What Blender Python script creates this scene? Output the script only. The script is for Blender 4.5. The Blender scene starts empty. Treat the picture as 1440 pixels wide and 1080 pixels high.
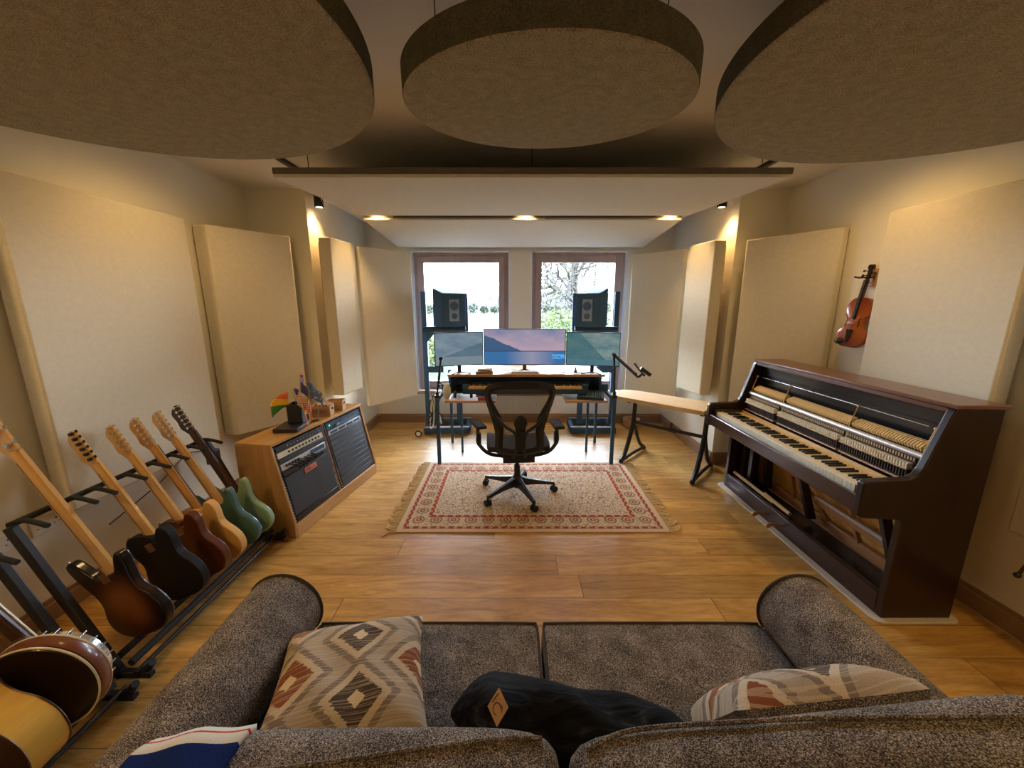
import bpy, bmesh, math, random
from mathutils import Vector, Matrix, Euler
random.seed(7)
C = bpy.context.scene.collection
PI = math.pi
def R(a): return math.radians(a)

# ------------------------------------------------------------------ scene graph helpers
def tag(o, label=None, cat=None, group=None, kind=None):
    if label: o['label'] = label
    if cat: o['category'] = cat
    if group: o['group'] = group
    if kind: o['kind'] = kind
    return o
def E(name, label, cat, loc=(0, 0, 0), rot=(0, 0, 0), group=None):
    o = bpy.data.objects.new(name, None); C.objects.link(o)
    o.empty_display_size = .05
    o.location = loc; o.rotation_euler = rot
    return tag(o, label, cat, group)
def copy_tree(o, parent=None):
    c = o.copy(); C.objects.link(c)
    if parent: c.parent = parent
    for ch in list(o.children): copy_tree(ch, c)
    return c

class B:
    def __init__(s): s.bm = bmesh.new()
    def _new(s, vs, m):
        for v in vs: v.co = m @ v.co
    def box(s, c, d, rot=(0, 0, 0)):
        m = Matrix.Translation(c) @ Euler(rot).to_matrix().to_4x4() @ Matrix.Diagonal((d[0], d[1], d[2], 1))
        bmesh.ops.create_cube(s.bm, size=1, matrix=m); return s
    def lo(s, a, b):
        return s.box([(a[i]+b[i])/2 for i in range(3)], [abs(b[i]-a[i]) for i in range(3)])
    def cyl(s, p0, p1, r0, r1=None, seg=16):
        p0 = Vector(p0); p1 = Vector(p1); d = p1-p0
        if r1 is None: r1 = r0
        q = d.to_track_quat('Z', 'Y').to_matrix().to_4x4()
        bmesh.ops.create_cone(s.bm, cap_ends=True, segments=seg, radius1=r0, radius2=r1, depth=d.length,
                              matrix=Matrix.Translation((p0+p1)/2) @ q); return s
    def ball(s, c, r, u=16, v=10, rot=(0, 0, 0)):
        if not hasattr(r, '__len__'): r = (r, r, r)
        m = Matrix.Translation(c) @ Euler(rot).to_matrix().to_4x4() @ Matrix.Diagonal((r[0], r[1], r[2], 1))
        bmesh.ops.create_uvsphere(s.bm, u_segments=u, v_segments=v, radius=1, matrix=m); return s
    def tube(s, pts, r, seg=8, closed=False):
        pts = [Vector(p) for p in pts]; n = len(pts); rings = []
        rr = r if hasattr(r, '__len__') else [r]*n
        up = None
        for i, p in enumerate(pts):
            a = pts[(i-1) % n] if (i > 0 or closed) else p
            b = pts[(i+1) % n] if (i < n-1 or closed) else p
            t = (b-a).normalized()
            if up is None:
                up = Vector((0, 0, 1)) if abs(t.z) < .9 else Vector((1, 0, 0))
            up = (up - t*up.dot(t)).normalized(); sd = t.cross(up)
            rings.append([s.bm.verts.new(p + (up*math.cos(k*2*PI/seg)+sd*math.sin(k*2*PI/seg))*rr[i]) for k in range(seg)])
        m = n if closed else n-1
        for i in range(m):
            A = rings[i]; Bq = rings[(i+1) % n]
            for k in range(seg):
                s.bm.faces.new((A[k], A[(k+1) % seg], Bq[(k+1) % seg], Bq[k]))
        if not closed:
            s.bm.faces.new(rings[0][::-1]); s.bm.faces.new(rings[-1])
        return s
    def prism(s, pts, plane, a, b):
        def P(u, v, w):
            return {'xz': (u, w, v), 'yz': (w, u, v), 'xy': (u, v, w)}[plane]
        A = [s.bm.verts.new(P(u, v, a)) for u, v in pts]; D = [s.bm.verts.new(P(u, v, b)) for u, v in pts]
        n = len(pts)
        s.bm.faces.new(A); s.bm.faces.new(D[::-1])
        for i in range(n): s.bm.faces.new((A[i], D[i], D[(i+1) % n], A[(i+1) % n]))
        return s
    def lathe(s, prof, seg=32, loc=(0, 0, 0), axis='z'):
        rings = []
        for r, z in prof:
            ring = []
            for k in range(seg):
                a = 2*PI*k/seg; x, y = r*math.cos(a), r*math.sin(a)
                p = (x, y, z) if axis == 'z' else ((x, z, y) if axis == 'y' else (z, x, y))
                ring.append(s.bm.verts.new(Vector(p)+Vector(loc)))
            rings.append(ring)
        for i in range(len(rings)-1):
            for k in range(seg):
                s.bm.faces.new((rings[i][k], rings[i][(k+1) % seg], rings[i+1][(k+1) % seg], rings[i+1][k]))
        s.bm.faces.new(rings[0][::-1]); s.bm.faces.new(rings[-1]); return s
    def surf(s, f, nu, nv, closed_u=False):
        g = [[s.bm.verts.new(f(i/(nu if closed_u else nu-1), j/(nv-1))) for j in range(nv)] for i in range(nu)]
        for i in range(nu if closed_u else nu-1):
            for j in range(nv-1):
                s.bm.faces.new((g[i][j], g[(i+1) % nu][j], g[(i+1) % nu][j+1], g[i][j+1]))
        return s
    def xf(s, m):
        s.bm.transform(m); return s
    def build(s, name, mat, parent=None, bev=0, smooth=40, seg=2, sub=0, loc=None, rot=None, solid=0):
        bm = s.bm
        bmesh.ops.recalc_face_normals(bm, faces=bm.faces)
        me = bpy.data.meshes.new(name); bm.to_mesh(me); bm.free()
        me.materials.append(mat)
        o = bpy.data.objects.new(name, me); C.objects.link(o)
        if smooth:
            me.polygons.foreach_set('use_smooth', [True]*len(me.polygons))
            me.set_sharp_from_angle(angle=R(smooth))
        if parent: o.parent = parent
        if loc: o.location = loc
        if rot: o.rotation_euler = rot
        if solid:
            m = o.modifiers.new('solid', 'SOLIDIFY'); m.thickness = solid; m.offset = 0
        if bev:
            m = o.modifiers.new('bevel', 'BEVEL'); m.width = bev; m.segments = seg; m.limit_method = 'ANGLE'; m.angle_limit = R(35)
            m.harden_normals = False
        if sub:
            m = o.modifiers.new('sub', 'SUBSURF'); m.levels = sub; m.render_levels = sub
        return o
def T(x, y, z): return Matrix.Translation((x, y, z))
def smooth_loop(pts, n=6):
    out = []; m = len(pts)
    for i in range(m):
        p0, p1, p2, p3 = [Vector(pts[(i+k) % m]) for k in (-1, 0, 1, 2)]
        for k in range(n):
            t = k/n
            out.append(tuple(.5*((2*p1)+(p2-p0)*t+(2*p0-5*p1+4*p2-p3)*t*t+(3*p1-p0-3*p2+p3)*t**3)))
    return out
def smooth_path(pts, n=6):
    out = []; m = len(pts)
    g = lambda i: Vector(pts[max(0, min(m-1, i))])
    for i in range(m-1):
        p0, p1, p2, p3 = g(i-1), g(i), g(i+1), g(i+2)
        for k in range(n):
            t = k/n
            out.append(.5*((2*p1)+(p2-p0)*t+(2*p0-5*p1+4*p2-p3)*t*t+(3*p1-p0-3*p2+p3)*t**3))
    out.append(g(m-1)); return out

# ------------------------------------------------------------------ material helpers
class V:
    def __init__(s, nt, sk): s.nt = nt; s.s = sk
    def _m(s, op, *a):
        n = s.nt.nodes.new('ShaderNodeMath'); n.operation = op
        for i, x in enumerate((s,)+a):
            if isinstance(x, V): s.nt.links.new(x.s, n.inputs[i])
            else: n.inputs[i].default_value = x
        return V(s.nt, n.outputs[0])
    def __add__(s, o): return s._m('ADD', o)
    __radd__ = __add__
    def __sub__(s, o): return s._m('SUBTRACT', o)
    def __rsub__(s, o): return (s*-1)+o
    def __mul__(s, o): return s._m('MULTIPLY', o)
    __rmul__ = __mul__
    def __truediv__(s, o): return s._m('DIVIDE', o)
    def abs(s): return s._m('ABSOLUTE')
    def lt(s, o): return s._m('LESS_THAN', o)
    def gt(s, o): return s._m('GREATER_THAN', o)
    def fract(s): return s._m('FRACT')
    def floor(s): return s._m('FLOOR')
    def mn(s, o): return s._m('MINIMUM', o)
    def mx(s, o): return s._m('MAXIMUM', o)
    def sin(s): return s._m('SINE')
    def sqrt(s): return s._m('SQRT')
    def clamp(s):
        r = s._m('ADD', 0.0); r.s.node.use_clamp = True; return r
    def ramp(s, *stops, const=False):
        n = s.nt.nodes.new('ShaderNodeValToRGB'); s.nt.links.new(s.s, n.inputs[0])
        cr = n.color_ramp
        if const: cr.interpolation = 'CONSTANT'
        while len(cr.elements) < len(stops): cr.elements.new(.5)
        for e, (p, c) in zip(cr.elements, stops): e.position = p; e.color = (*c, 1) if len(c) == 3 else c
        return V(s.nt, n.outputs[0])
class Mt:
    def __init__(s, name):
        s.m = bpy.data.materials.new(name); s.m.use_nodes = True; s.nt = s.m.node_tree
        s.b = s.nt.nodes['Principled BSDF']
        s.tc = s.nt.nodes.new('ShaderNodeTexCoord')
    def co(s, scale=(1, 1, 1), rot=(0, 0, 0), kind='Object', loc=(0, 0, 0)):
        n = s.nt.nodes.new('ShaderNodeMapping'); n.inputs['Scale'].default_value = scale
        n.inputs['Rotation'].default_value = rot; n.inputs['Location'].default_value = loc
        s.nt.links.new(s.tc.outputs[kind], n.inputs[0]); return V(s.nt, n.outputs[0])
    def xyz(s, co=None):
        n = s.nt.nodes.new('ShaderNodeSeparateXYZ')
        s.nt.links.new(co.s if co else s.tc.outputs['Object'], n.inputs[0])
        return [V(s.nt, n.outputs[i]) for i in range(3)]
    def comb(s, x, y, z=0.0):
        n = s.nt.nodes.new('ShaderNodeCombineXYZ')
        for i, q in enumerate((x, y, z)):
            if isinstance(q, V): s.nt.links.new(q.s, n.inputs[i])
            else: n.inputs[i].default_value = q
        return V(s.nt, n.outputs[0])
    def noise(s, co, scale=5, detail=3, rough=.5, out=0, dist=0):
        n = s.nt.nodes.new('ShaderNodeTexNoise'); n.inputs['Scale'].default_value = scale
        n.inputs['Detail'].default_value = detail; n.inputs['Roughness'].default_value = rough
        n.inputs['Distortion'].default_value = dist
        s.nt.links.new(co.s, n.inputs['Vector']); return V(s.nt, n.outputs[out])
    def voro(s, co, scale=5, feat='F1', out='Distance'):
        n = s.nt.nodes.new('ShaderNodeTexVoronoi'); n.feature = feat; n.inputs['Scale'].default_value = scale
        s.nt.links.new(co.s, n.inputs['Vector']); return V(s.nt, n.outputs[out])
    def mix(s, f, a, b, mode='MIX'):
        n = s.nt.nodes.new('ShaderNodeMix'); n.data_type = 'RGBA'; n.blend_type = mode
        for i, q in ((0, f), (6, a), (7, b)):
            if isinstance(q, V): s.nt.links.new(q.s, n.inputs[i])
            elif i == 0: n.inputs[0].default_value = q
            else: n.inputs[i].default_value = (*q, 1)
        return V(s.nt, n.outputs[2])
    def set(s, col=None, rough=None, metal=None, spec=None, coat=None, sheen=None, emit=None, es=None, alpha=None, trans=None):
        b = s.b
        for k, q in (('Base Color', col), ('Roughness', rough), ('Metallic', metal), ('Specular IOR Level', spec), ('Coat Weight', coat),
                     ('Sheen Weight', sheen), ('Emission Color', emit), ('Emission Strength', es), ('Alpha', alpha), ('Transmission Weight', trans)):
            if q is None: continue
            if isinstance(q, V): s.nt.links.new(q.s, b.inputs[k])
            elif isinstance(q, (tuple, list)): b.inputs[k].default_value = (*q, 1)
            else: b.inputs[k].default_value = q
        return s
    def bump(s, h, strength=.3, dist=.01):
        n = s.nt.nodes.new('ShaderNodeBump'); n.inputs['Strength'].default_value = strength; n.inputs['Distance'].default_value = dist
        s.nt.links.new(h.s, n.inputs['Height']); s.nt.links.new(n.outputs[0], s.b.inputs['Normal']); return s
def plain(name, col, rough=.5, metal=0, var=.12, sc=30, **k):
    m = Mt(name); n = m.noise(m.co(), sc, 2)
    c = m.mix(n, tuple(x*(1-var) for x in col), tuple(min(1, x*(1+var)) for x in col))
    m.set(col=c, rough=rough, metal=metal, **k); return m.m
def wood(name, c1, c2, axis='x', rough=.35, sc=9, coat=0, stretch=.08, spec=.5, bump=.15):
    m = Mt(name); s = [1, 1, 1]; s['xyz'.index(axis)] = stretch
    co = m.co(s); n = m.noise(co, sc, 6, .65, dist=1.2); f = m.noise(co, sc*9, 3, .6)
    t = (n*.75+f*.25)
    c = t.ramp((.33, c1), (.52, tuple((a+b)/2 for a, b in zip(c1, c2))), (.68, c2))
    m.set(col=c, rough=rough, coat=coat, spec=spec); m.bump(t, bump, .002); return m.m
def fabric(name, c1, c2, sc=450, rough=.95, bump=.4, big=.0):
    m = Mt(name); co = m.co(); n = m.noise(co, sc, 3, .7); g = m.noise(co, sc*.12, 3, .6)
    t = n*.8+g*.2
    m.set(col=t.ramp((.36, c1), (.64, c2)), rough=rough, spec=.15); m.bump(n, bump, .002); return m.m

M = {}
M['wall'] = plain('wall_paint', (.80, .755, .61), .85, sc=3, var=.02, spec=.2)
M['ceil'] = plain('ceiling_paint', (.80, .755, .66), .9, sc=2, var=.02, spec=.2)
M['panel'] = fabric('panel_fabric', (.60, .54, .41), (.76, .70, .555), 260, bump=.15)
M['panel_side'] = M['panel']
M['felt'] = fabric('disc_felt', (.17, .15, .10), (.52, .46, .34), 210, bump=.4)
M['felt_rim_shade'] = fabric('disc_edge_felt_shaded', (.06, .053, .034), (.15, .135, .09), 210, bump=.3)  # disc felt darkened so the rim colour carries the shade
M['cloud'] = fabric('cloud_fabric', (.62, .57, .47), (.74, .69, .58), 240, bump=.1)
M['cloud_edge'] = plain('shaded_cloud_edge_board', (.13, .11, .085), .8)  # edges lie in shadow; that shade is put into the dark colour
M['black'] = plain('black_plastic', (.015, .018, .025), .42)
M['blackm'] = plain('black_powder_metal', (.022, .022, .025), .38, .3)
M['rubber'] = plain('black_rubber', (.012, .012, .012), .8)
M['speaker'] = plain('flare_tinted_speaker_cabinet', (.05, .105, .175), .75, spec=.2)  # black gear tinted blue; the window flare is put into the colour
M['grille'] = plain('speaker_driver', (.06, .12, .2), .5)
M['face'] = plain('speaker_baffle', (.30, .36, .44), .5)
M['chrome'] = plain('chrome', (.75, .75, .75), .15, 1)
M['silver'] = plain('silver_paint', (.50, .48, .46), .38, .7)
M['steel'] = plain('brushed_steel', (.42, .45, .5), .35, .6)
M['white'] = plain('white_plastic', (.78, .77, .74), .45)
M['paper'] = plain('paper', (.85, .84, .8), .8)
M['brass'] = plain('brass', (.62, .42, .16), .3, 1)
M['oak'] = wood('oak_veneer', (.42, .22, .065), (.62, .37, .14), 'y', .42, 7)
M['oakz'] = wood('oak_veneer_upright', (.38, .20, .065), (.58, .34, .13), 'z', .45, 7)
M['desk'] = wood('desk_beech', (.46, .28, .14), (.62, .41, .24), 'x', .4, 6)
M['bench'] = plain('bench_fabric', (.72, .54, .31), .75, sc=14)
M['ply'] = wood('crate_ply', (.42, .24, .10), (.6, .38, .17), 'x', .6, 12)
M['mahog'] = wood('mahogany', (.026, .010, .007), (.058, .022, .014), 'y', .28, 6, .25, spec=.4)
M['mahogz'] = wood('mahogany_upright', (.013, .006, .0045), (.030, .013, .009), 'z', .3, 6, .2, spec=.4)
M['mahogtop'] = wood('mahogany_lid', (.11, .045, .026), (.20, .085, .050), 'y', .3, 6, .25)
M['baseboard'] = wood('baseboard_oak', (.25, .145, .07), (.38, .235, .125), 'x', .4, 5)
M['frame'] = wood('window_frame_wood', (.36, .27, .25), (.48, .37, .34), 'z', .4, 8)
M['maple'] = wood('maple_neck', (.60, .34, .12), (.74, .46, .18), 'z', .22, 8, .6)
M['maple2'] = wood('tinted_maple_neck', (.52, .25, .06), (.64, .34, .10), 'z', .2, 8, .6)
M['rosewood'] = wood('rosewood', (.035, .014, .01), (.08, .032, .02), 'z', .3, 10, .3)
M['ivory'] = plain('ivory_key', (.76, .70, .54), .28)
M['ebony'] = plain('ebony_key', (.012, .012, .012), .2)
M['keywood'] = wood('key_tail_spruce', (.62, .43, .2), (.78, .58, .3), 'x', .5, 14)
M['hammerfelt'] = plain('hammer_felt', (.72, .50, .22), .9)
M['actionwood'] = plain('action_maple', (.55, .37, .18), .6)
M['darkfelt'] = plain('dark_felt', (.05, .035, .03), .9)
M['blackboard'] = plain('black_lacquer', (.010, .010, .011), .25)
M['bronze'] = plain('bronze_iron', (.48, .23, .10), .4, .2)
M['gold'] = plain('soundboard', (.85, .50, .13), .4)
M['string'] = plain('copper_string', (.55, .33, .16), .35, .8)
M['matfelt'] = fabric('underlay_felt', (.50, .44, .36), (.66, .58, .48), 200)
M['mesh_seat'] = plain('seat_fabric', (.022, .025, .033), .8)
M['glassw'] = Mt('clear_glass').set(col=(.95, .95, .95), rough=.02, trans=1.0).m

# mesh of the office chair: see-through weave
def mesh_weave():
    m = Mt('chair_mesh_weave'); nt = m.nt
    x, y, z = m.xyz(); a = ((x*700).sin()*.5+.5)*((z*700).sin()*.5+.5)
    m.set(col=(.07, .06, .055), rough=.6)
    tr = nt.nodes.new('ShaderNodeBsdfTransparent'); mx = nt.nodes.new('ShaderNodeMixShader')
    f = a*.25+.50
    nt.links.new(f.s, mx.inputs[0]); nt.links.new(tr.outputs[0], mx.inputs[1]); nt.links.new(m.b.outputs[0], mx.inputs[2])
    nt.links.new(mx.outputs[0], nt.nodes['Material Output'].inputs[0]); return m.m
M['weave'] = mesh_weave()
def pane():
    m = Mt('window_glass'); nt = m.nt
    tr = nt.nodes.new('ShaderNodeBsdfTransparent'); gl = nt.nodes.new('ShaderNodeBsdfGlossy'); gl.inputs['Roughness'].default_value = .02
    mx = nt.nodes.new('ShaderNodeMixShader'); fr = nt.nodes.new('ShaderNodeFresnel'); fr.inputs[0].default_value = 1.35
    nt.links.new(fr.outputs[0], mx.inputs[0]); nt.links.new(tr.outputs[0], mx.inputs[1]); nt.links.new(gl.outputs[0], mx.inputs[2])
    nt.links.new(mx.outputs[0], nt.nodes['Material Output'].inputs[0]); return m.m
M['pane'] = pane()
def floor_mat():
    m = Mt('oak_floorboards'); nt = m.nt
    x, y, z = m.xyz(); W = .19; L = 2.1
    row = (y/W).floor(); fy = (y/W).fract()
    off = ((row*12.9898).sin()*43758.5).fract()
    xx = x/L+off; col = xx.floor(); fx = xx.fract()
    rnd = ((row*78.233+col*37.719).sin()*43758.5).fract()
    gap = (fy.lt(.018)+fx.lt(.0022)).clamp()
    co = m.comb(x*.16+rnd*13.0, y+rnd*7.0, rnd*3.0)
    n = m.noise(co, 11, 7, .62, dist=1.6); f = m.noise(co, 90, 3, .6)
    kc = m.comb(x+rnd*3.0, y*1.0, 0.0); kn = m.voro(kc, 2.3); knot = kn.lt(.035)
    t = n*.72+f*.28
    c = t.ramp((.32, (.30, .145, .030)), (.5, (.50, .272, .066)), (.66, (.64, .385, .115)))
    hs = nt.nodes.new('ShaderNodeHueSaturation'); nt.links.new(c.s, hs.inputs['Color']); nt.links.new((rnd*.30+.85).s, hs.inputs['Value'])
    c = V(nt, hs.outputs[0])
    c = m.mix(knot*.65, c, (.06, .025, .01)); c = m.mix(gap*.75, c, (.05, .022, .01))
    m.set(col=c, rough=(n*.18+.30), spec=.45); m.bump(t*.3+(1.0-gap), .25, .003); return m.m
M['floor'] = floor_mat()
def tweed(name='sofa_tweed'):
    m = Mt(name); a = m.noise(m.co((1, .4, 1)), 620, 2, .7); b = m.noise(m.co((.4, 1, .6)), 560, 2, .7); g = m.noise(m.co(), 14, 3)
    t = a._m('MAXIMUM', b)*.85+g*.12
    c = t.ramp((.44, (.022, .018, .015)), (.51, (.085, .072, .060)), (.57, (.33, .28, .24)), (.65, (.74, .67, .60)))
    m.set(col=c, rough=.95, spec=.1); m.bump(t, .6, .003); return m.m
M['tweed'] = tweed()
def rug_mat(hx, hy):
    m = Mt('persian_rug'); x, y, z = m.xyz(); ax, ay = x.abs(), y.abs()
    d = (ax*-1+hx).mn(ay*-1+hy)
    vx, vy = x, y
    cc = m.comb(x, y, 0.0)
    wv = m.noise(cc, 9, 2, .5)
    e = m.voro(m.comb(x+wv*.05, y+wv*.05, 0.0), 30, 'DISTANCE_TO_EDGE'); sp = m.voro(cc, 40); e2 = m.voro(cc, 13)
    fn = m.noise(cc, 160, 2)
    field = m.mix((e2*6.0).clamp(), (.50, .26, .18), (.66, .54, .40))
    field = m.mix(e.lt(.055)*.75, field, (.17, .10, .08))
    field = m.mix(sp.lt(.2)*.8, field, (.30, .07, .045))
    # main border: scrolling vine with rosettes
    p = (x*7.4).fract()-.5; q = (y*7.4).fract()-.5
    rad = (p*p+q*q).sqrt()
    ring = rad.lt(.36)*rad.gt(.26)
    bord = m.mix(ring*.7, (.68, .53, .36), (.13, .085, .07))
    bord = m.mix((rad.lt(.17)*rad.gt(.07))*.95, bord, (.38, .07, .045))
    bord = m.mix(e.lt(.05)*.6, bord, (.15, .09, .07))
    red = m.mix(((x*95.0).sin()*(y*95.0).sin()).gt(.25)*.85, (.38, .075, .05), (.60, .45, .3))
    red = m.mix(fn.gt(.58)*.6, red, (.06, .03, .03))
    def band(c, a, b, col): return m.mix(d.gt(a)*d.lt(b), c, col)
    c = field
    c = band(c, .0, .045, (.64, .50, .34)); c = band(c, .04, .07, red); c = band(c, .07, .20, bord); c = band(c, .20, .235, red)
    c = band(c, .235, .245, (.66, .54, .4))
    c = m.mix((fn*.5).clamp(), c, (.30, .22, .17), 'MULTIPLY')
    m.set(col=c, rough=.95, spec=.1); m.bump(fn, .4, .003); return m.m
def ikat(name):
    m = Mt(name); x, y, z = m.xyz(); j = m.noise(m.comb(x*14.0, y*220.0, 0.0), 1.0, 1)
    j = (j-.5)*.16
    def dia(cx, cy, sx, sy): return ((x-cx)/sx+j*.6).abs()+((y-cy)/sy+j).abs()
    st = (y*300.0+x*120.0).sin()
    c = m.mix(m.noise(m.comb(x, y, 0.0), 9, 3), (.33, .26, .19), (.56, .46, .34))
    # lattice of large nested diamonds
    for cx, cy, core in ((.02, .10, 0), (.03, -.115, 0), (-.155, -.02, 1), (.20, -.01, 1), (-.16, .215, 1), (-.15, -.24, 1), (.21, .22, 0)):
        D = dia(cx, cy, .115, .125)
        c = m.mix(D.lt(1.0), c, (.24, .19, .15)); c = m.mix(D.lt(.80), c, (.60, .48, .33))
        dark = (.26, .085, .035) if core else (.085, .062, .05)
        c = m.mix(D.lt(.58), c, dark); c = m.mix(D.lt(.20), c, (.72, .58, .36))
    edge = m.noise(m.comb(x*3.0, y*260.0, 0.0), 1.0, 0).gt(.56)
    c = m.mix(edge*.35, c, (.74, .60, .42)); c = m.mix(m.noise(m.comb(x, y, 0.0), 500, 1).gt(.6)*.3, c, (.14, .1, .07))
    m.set(col=c, rough=.95, spec=.1); m.bump(m.noise(m.comb(x, y, z), 420, 2), .4, .002); return m.m
def screen(name, kind):
    m = Mt(name); x, y, z = m.xyz(); u, v = x, z
    cl = m.noise(m.comb(u*4.0, v*9.0, 0.0), 1.0, 5, .6)
    if kind == 'lake':
        sky = m.mix((cl*2.2-.75).clamp(), (.06, .16, .36), (.55, .42, .46))
        sky = m.mix((v*3.0+.2).clamp(), (.50, .36, .44), sky)
        water = m.mix(((u-.08).abs()*-3.5+1.0).clamp(), (.04, .16, .38), (.30, .30, .42))
        c = m.mix(v.gt(-.045), water, sky)
        ridge = (u*-.42-.075)+(m.noise(m.comb(u*7.0, 0.0, 0.0), 1.0, 3)-.5)*.06
        c = m.mix(v.gt(-.045)*v.lt(ridge._m('ADD', .02)), c, (.05, .11, .22))
        c = m.mix(v.gt(-.05)*v.lt(-.04), c, (.03, .07, .16))
        c = m.mix(u.gt(.30)*v.lt(-.08)*v.gt(-.13)*m.noise(m.comb(u*20.0, v*90.0, 0.0), 1.0, 2).gt(.45), c, (.10, .45, .95))
    elif kind == 'mist':
        c = m.mix((cl*2.0-.6).clamp(), (.09, .17, .25), (.30, .36, .40))
        c = m.mix(v.lt(-.08)*.8, c, (.20, .26, .28)); rd = (u*.35-.02)
        c = m.mix(v.lt(rd)*v.gt(-.08)*.7, c, (.06, .13, .20))
    else:
        c = m.mix((cl*2.2-.7).clamp(), (.05, .15, .19), (.34, .40, .34))
        rd = (u*-1.0+.03); c = m.mix((v.lt(rd)*v.gt(-.11))*.75, c, (.03, .13, .16))
        c = m.mix(v.lt(-.11)*.8, c, (.06, .17, .22))
    m.set(col=(.01, .01, .01), rough=.25, emit=c, es=.55); return m.m

# ------------------------------------------------------------------ room
XL, XR, BL_, BR_, YR, YB, ZC, YF = -2.45, 2.55, -1.90, 2.10, 3.80, 5.25, 2.68, -2.6
def struct(name, b, mat, parent=None, **k):
    o = b.build(name, mat, parent, **k)
    if not parent: o['kind'] = 'structure'
    return o
struct('floor', B().lo((XL-.1, YF-.1, -.1), (XR+.1, YB+.1, 0)), M['floor'], smooth=0)
struct('ceiling', B().lo((XL-.1, YF-.1, ZC), (XR+.1, YB+.1, ZC+.1)), M['ceil'], smooth=0)
struct('wall_left', B().lo((XL-.1, YF, 0), (XL, YR, ZC)).lo((XL-.1, YR, 0), (BL_, YB+.1, ZC)), M['wall'], smooth=0)
struct('wall_right', B().lo((XR, YF, 0), (XR+.1, YR, ZC)).lo((BR_, YR, 0), (XR+.1, YB+.1, ZC)), M['wall'], smooth=0)
struct('wall_front', B().lo((XL-.1, YF-.1, 0), (XR+.1, YF, ZC)), M['wall'], smooth=0)
WIN = [(-1.32, -.035), (.255, 1.515)]; WZ0, WZ1 = .42, 2.33; WT = .30
wb = B()
wb.lo((BL_-.1, YB, 0), (BR_+.1, YB+WT, WZ0)).lo((BL_-.1, YB, WZ1), (BR_+.1, YB+WT, ZC))
wb.lo((BL_-.1, YB, WZ0), (WIN[0][0], YB+WT, WZ1)).lo((WIN[0][1], YB, WZ0), (WIN[1][0], YB+WT, WZ1)).lo((WIN[1][1], YB, WZ0), (BR_+.1, YB+WT, WZ1))
struct('wall_back', wb, M['wall'], smooth=0)
def bb(name, p0, p1, nrm, h=.125, t=.018):
    (x0, y0), (x1, y1) = p0, p1; b = B(); n = Vector((nrm[0], nrm[1], 0))
    a = Vector((x0, y0, 0)); c = Vector((x1, y1, 0))
    for z0, z1, tt in ((0, h*.78, t), (h*.78, h, t*.55)):
        q = [a, c, c+n*tt, a+n*tt]
        b.prism([(v.x, v.y) for v in q], 'xy', z0, z1)
    struct(name, b, M['baseboard'], bev=.003)
bb('baseboard_left', (XL, YF), (XL, YR), (1, 0)); bb('baseboard_left_bay', (BL_, YR), (BL_, YB), (1, 0))
bb('baseboard_right', (XR, YF), (XR, YR), (-1, 0)); bb('baseboard_right_bay', (BR_, YR), (BR_, YB), (-1, 0))
bb('baseboard_back', (BL_+.02, YB), (BR_-.02, YB), (0, -1))
bb('baseboard_left_return', (XL, YR), (BL_, YR), (0, -1)); bb('baseboard_right_return', (BR_, YR), (XR, YR), (0, -1))
for i, (a, c) in enumerate(WIN):
    y0, y1 = YB+.07, YB+.15; f = .07
    fb = B()   # fixed outer frame + sash
    def ringf(b, x0, x1, z0, z1, w, ya, yb):
        b.lo((x0, ya, z0), (x0+w, yb, z1)).lo((x1-w, ya, z0), (x1, yb, z1)).lo((x0+w, ya, z0), (x1-w, yb, z0+w)).lo((x0+w, ya, z1-w), (x1-w, yb, z1))
    ringf(fb, a+.012, c-.012, WZ0+.03, WZ1-.012, .055, y0, y1)
    w = struct('window_%d' % (i+1), fb, M['frame'], bev=.004)
    sb = B(); ringf(sb, a+.06, c-.06, WZ0+.08, WZ1-.06, .085, y0-.018, y1-.01); sb.build('sash', M['frame'], w, bev=.006)
    B().lo((a+.14, y0+.02, WZ0+.16), (c-.14, y0+.028, WZ1-.14)).build('glass_pane', M['pane'], w, smooth=0)
    hx = c-.10 if i == 0 else a+.10
    B().box((hx, y0-.026, 1.30), (.028, .014, .09)).cyl((hx, y0-.03, 1.31), (hx, y0-.07, 1.31), .009).box((hx, y0-.072, 1.255), (.018, .014, .13)).build('handle', M['steel'], w, bev=.003)
    B().lo((a, YB-.03, WZ0-.005), (c, y0, WZ0+.03)).build('sill', M['desk'], w, bev=.004)
    b = B()   # white lining of the opening
    b.lo((a-.02, YB-.006, WZ0), (a+.012, y0, WZ1)).lo((c-.012, YB-.006, WZ0), (c+.02, y0, WZ1)).lo((a-.02, YB-.006, WZ1-.012), (c+.02, y0, WZ1+.02))
    b.build('window_trim', M['white'], w, smooth=0)

# ------------------------------------------------------------------ outside
def plain_flat(name, c1, c2, sc): 
    m = Mt(name); n = m.noise(m.co(), sc, 4, .6); m.set(col=m.mix(n, c1, c2), rough=1, spec=.1); return m.m
M['grassm'] = plain_flat('meadow_grass', (.013, .016, .006), (.021, .023, .009), .6)
M['gravel'] = plain_flat('pale_gravel', (.08, .075, .065), (.11, .105, .095), 5)
M['hillm'] = plain_flat('hazy_hill', (.017, .018, .016), (.021, .022, .019), .02)
M['hedgem'] = plain_flat('hedge_leaves', (.014, .018, .011), (.026, .030, .018), 2)
M['leafm'] = plain_flat('spring_leaves', (.028, .042, .010), (.06, .07, .028), 6)
M['barkm'] = plain_flat('tree_bark', (.03, .027, .023), (.06, .055, .047), 6)
g = B().lo((-120, YB+3.2, -.35), (120, 140, -.15)).build('ground', M['grassm'], smooth=0); g['kind'] = 'structure'
g = B().lo((-30, YB+WT+.02, -.35), (30, YB+3.2, -.14)).build('path', M['gravel'], smooth=0); g['kind'] = 'structure'
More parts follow.
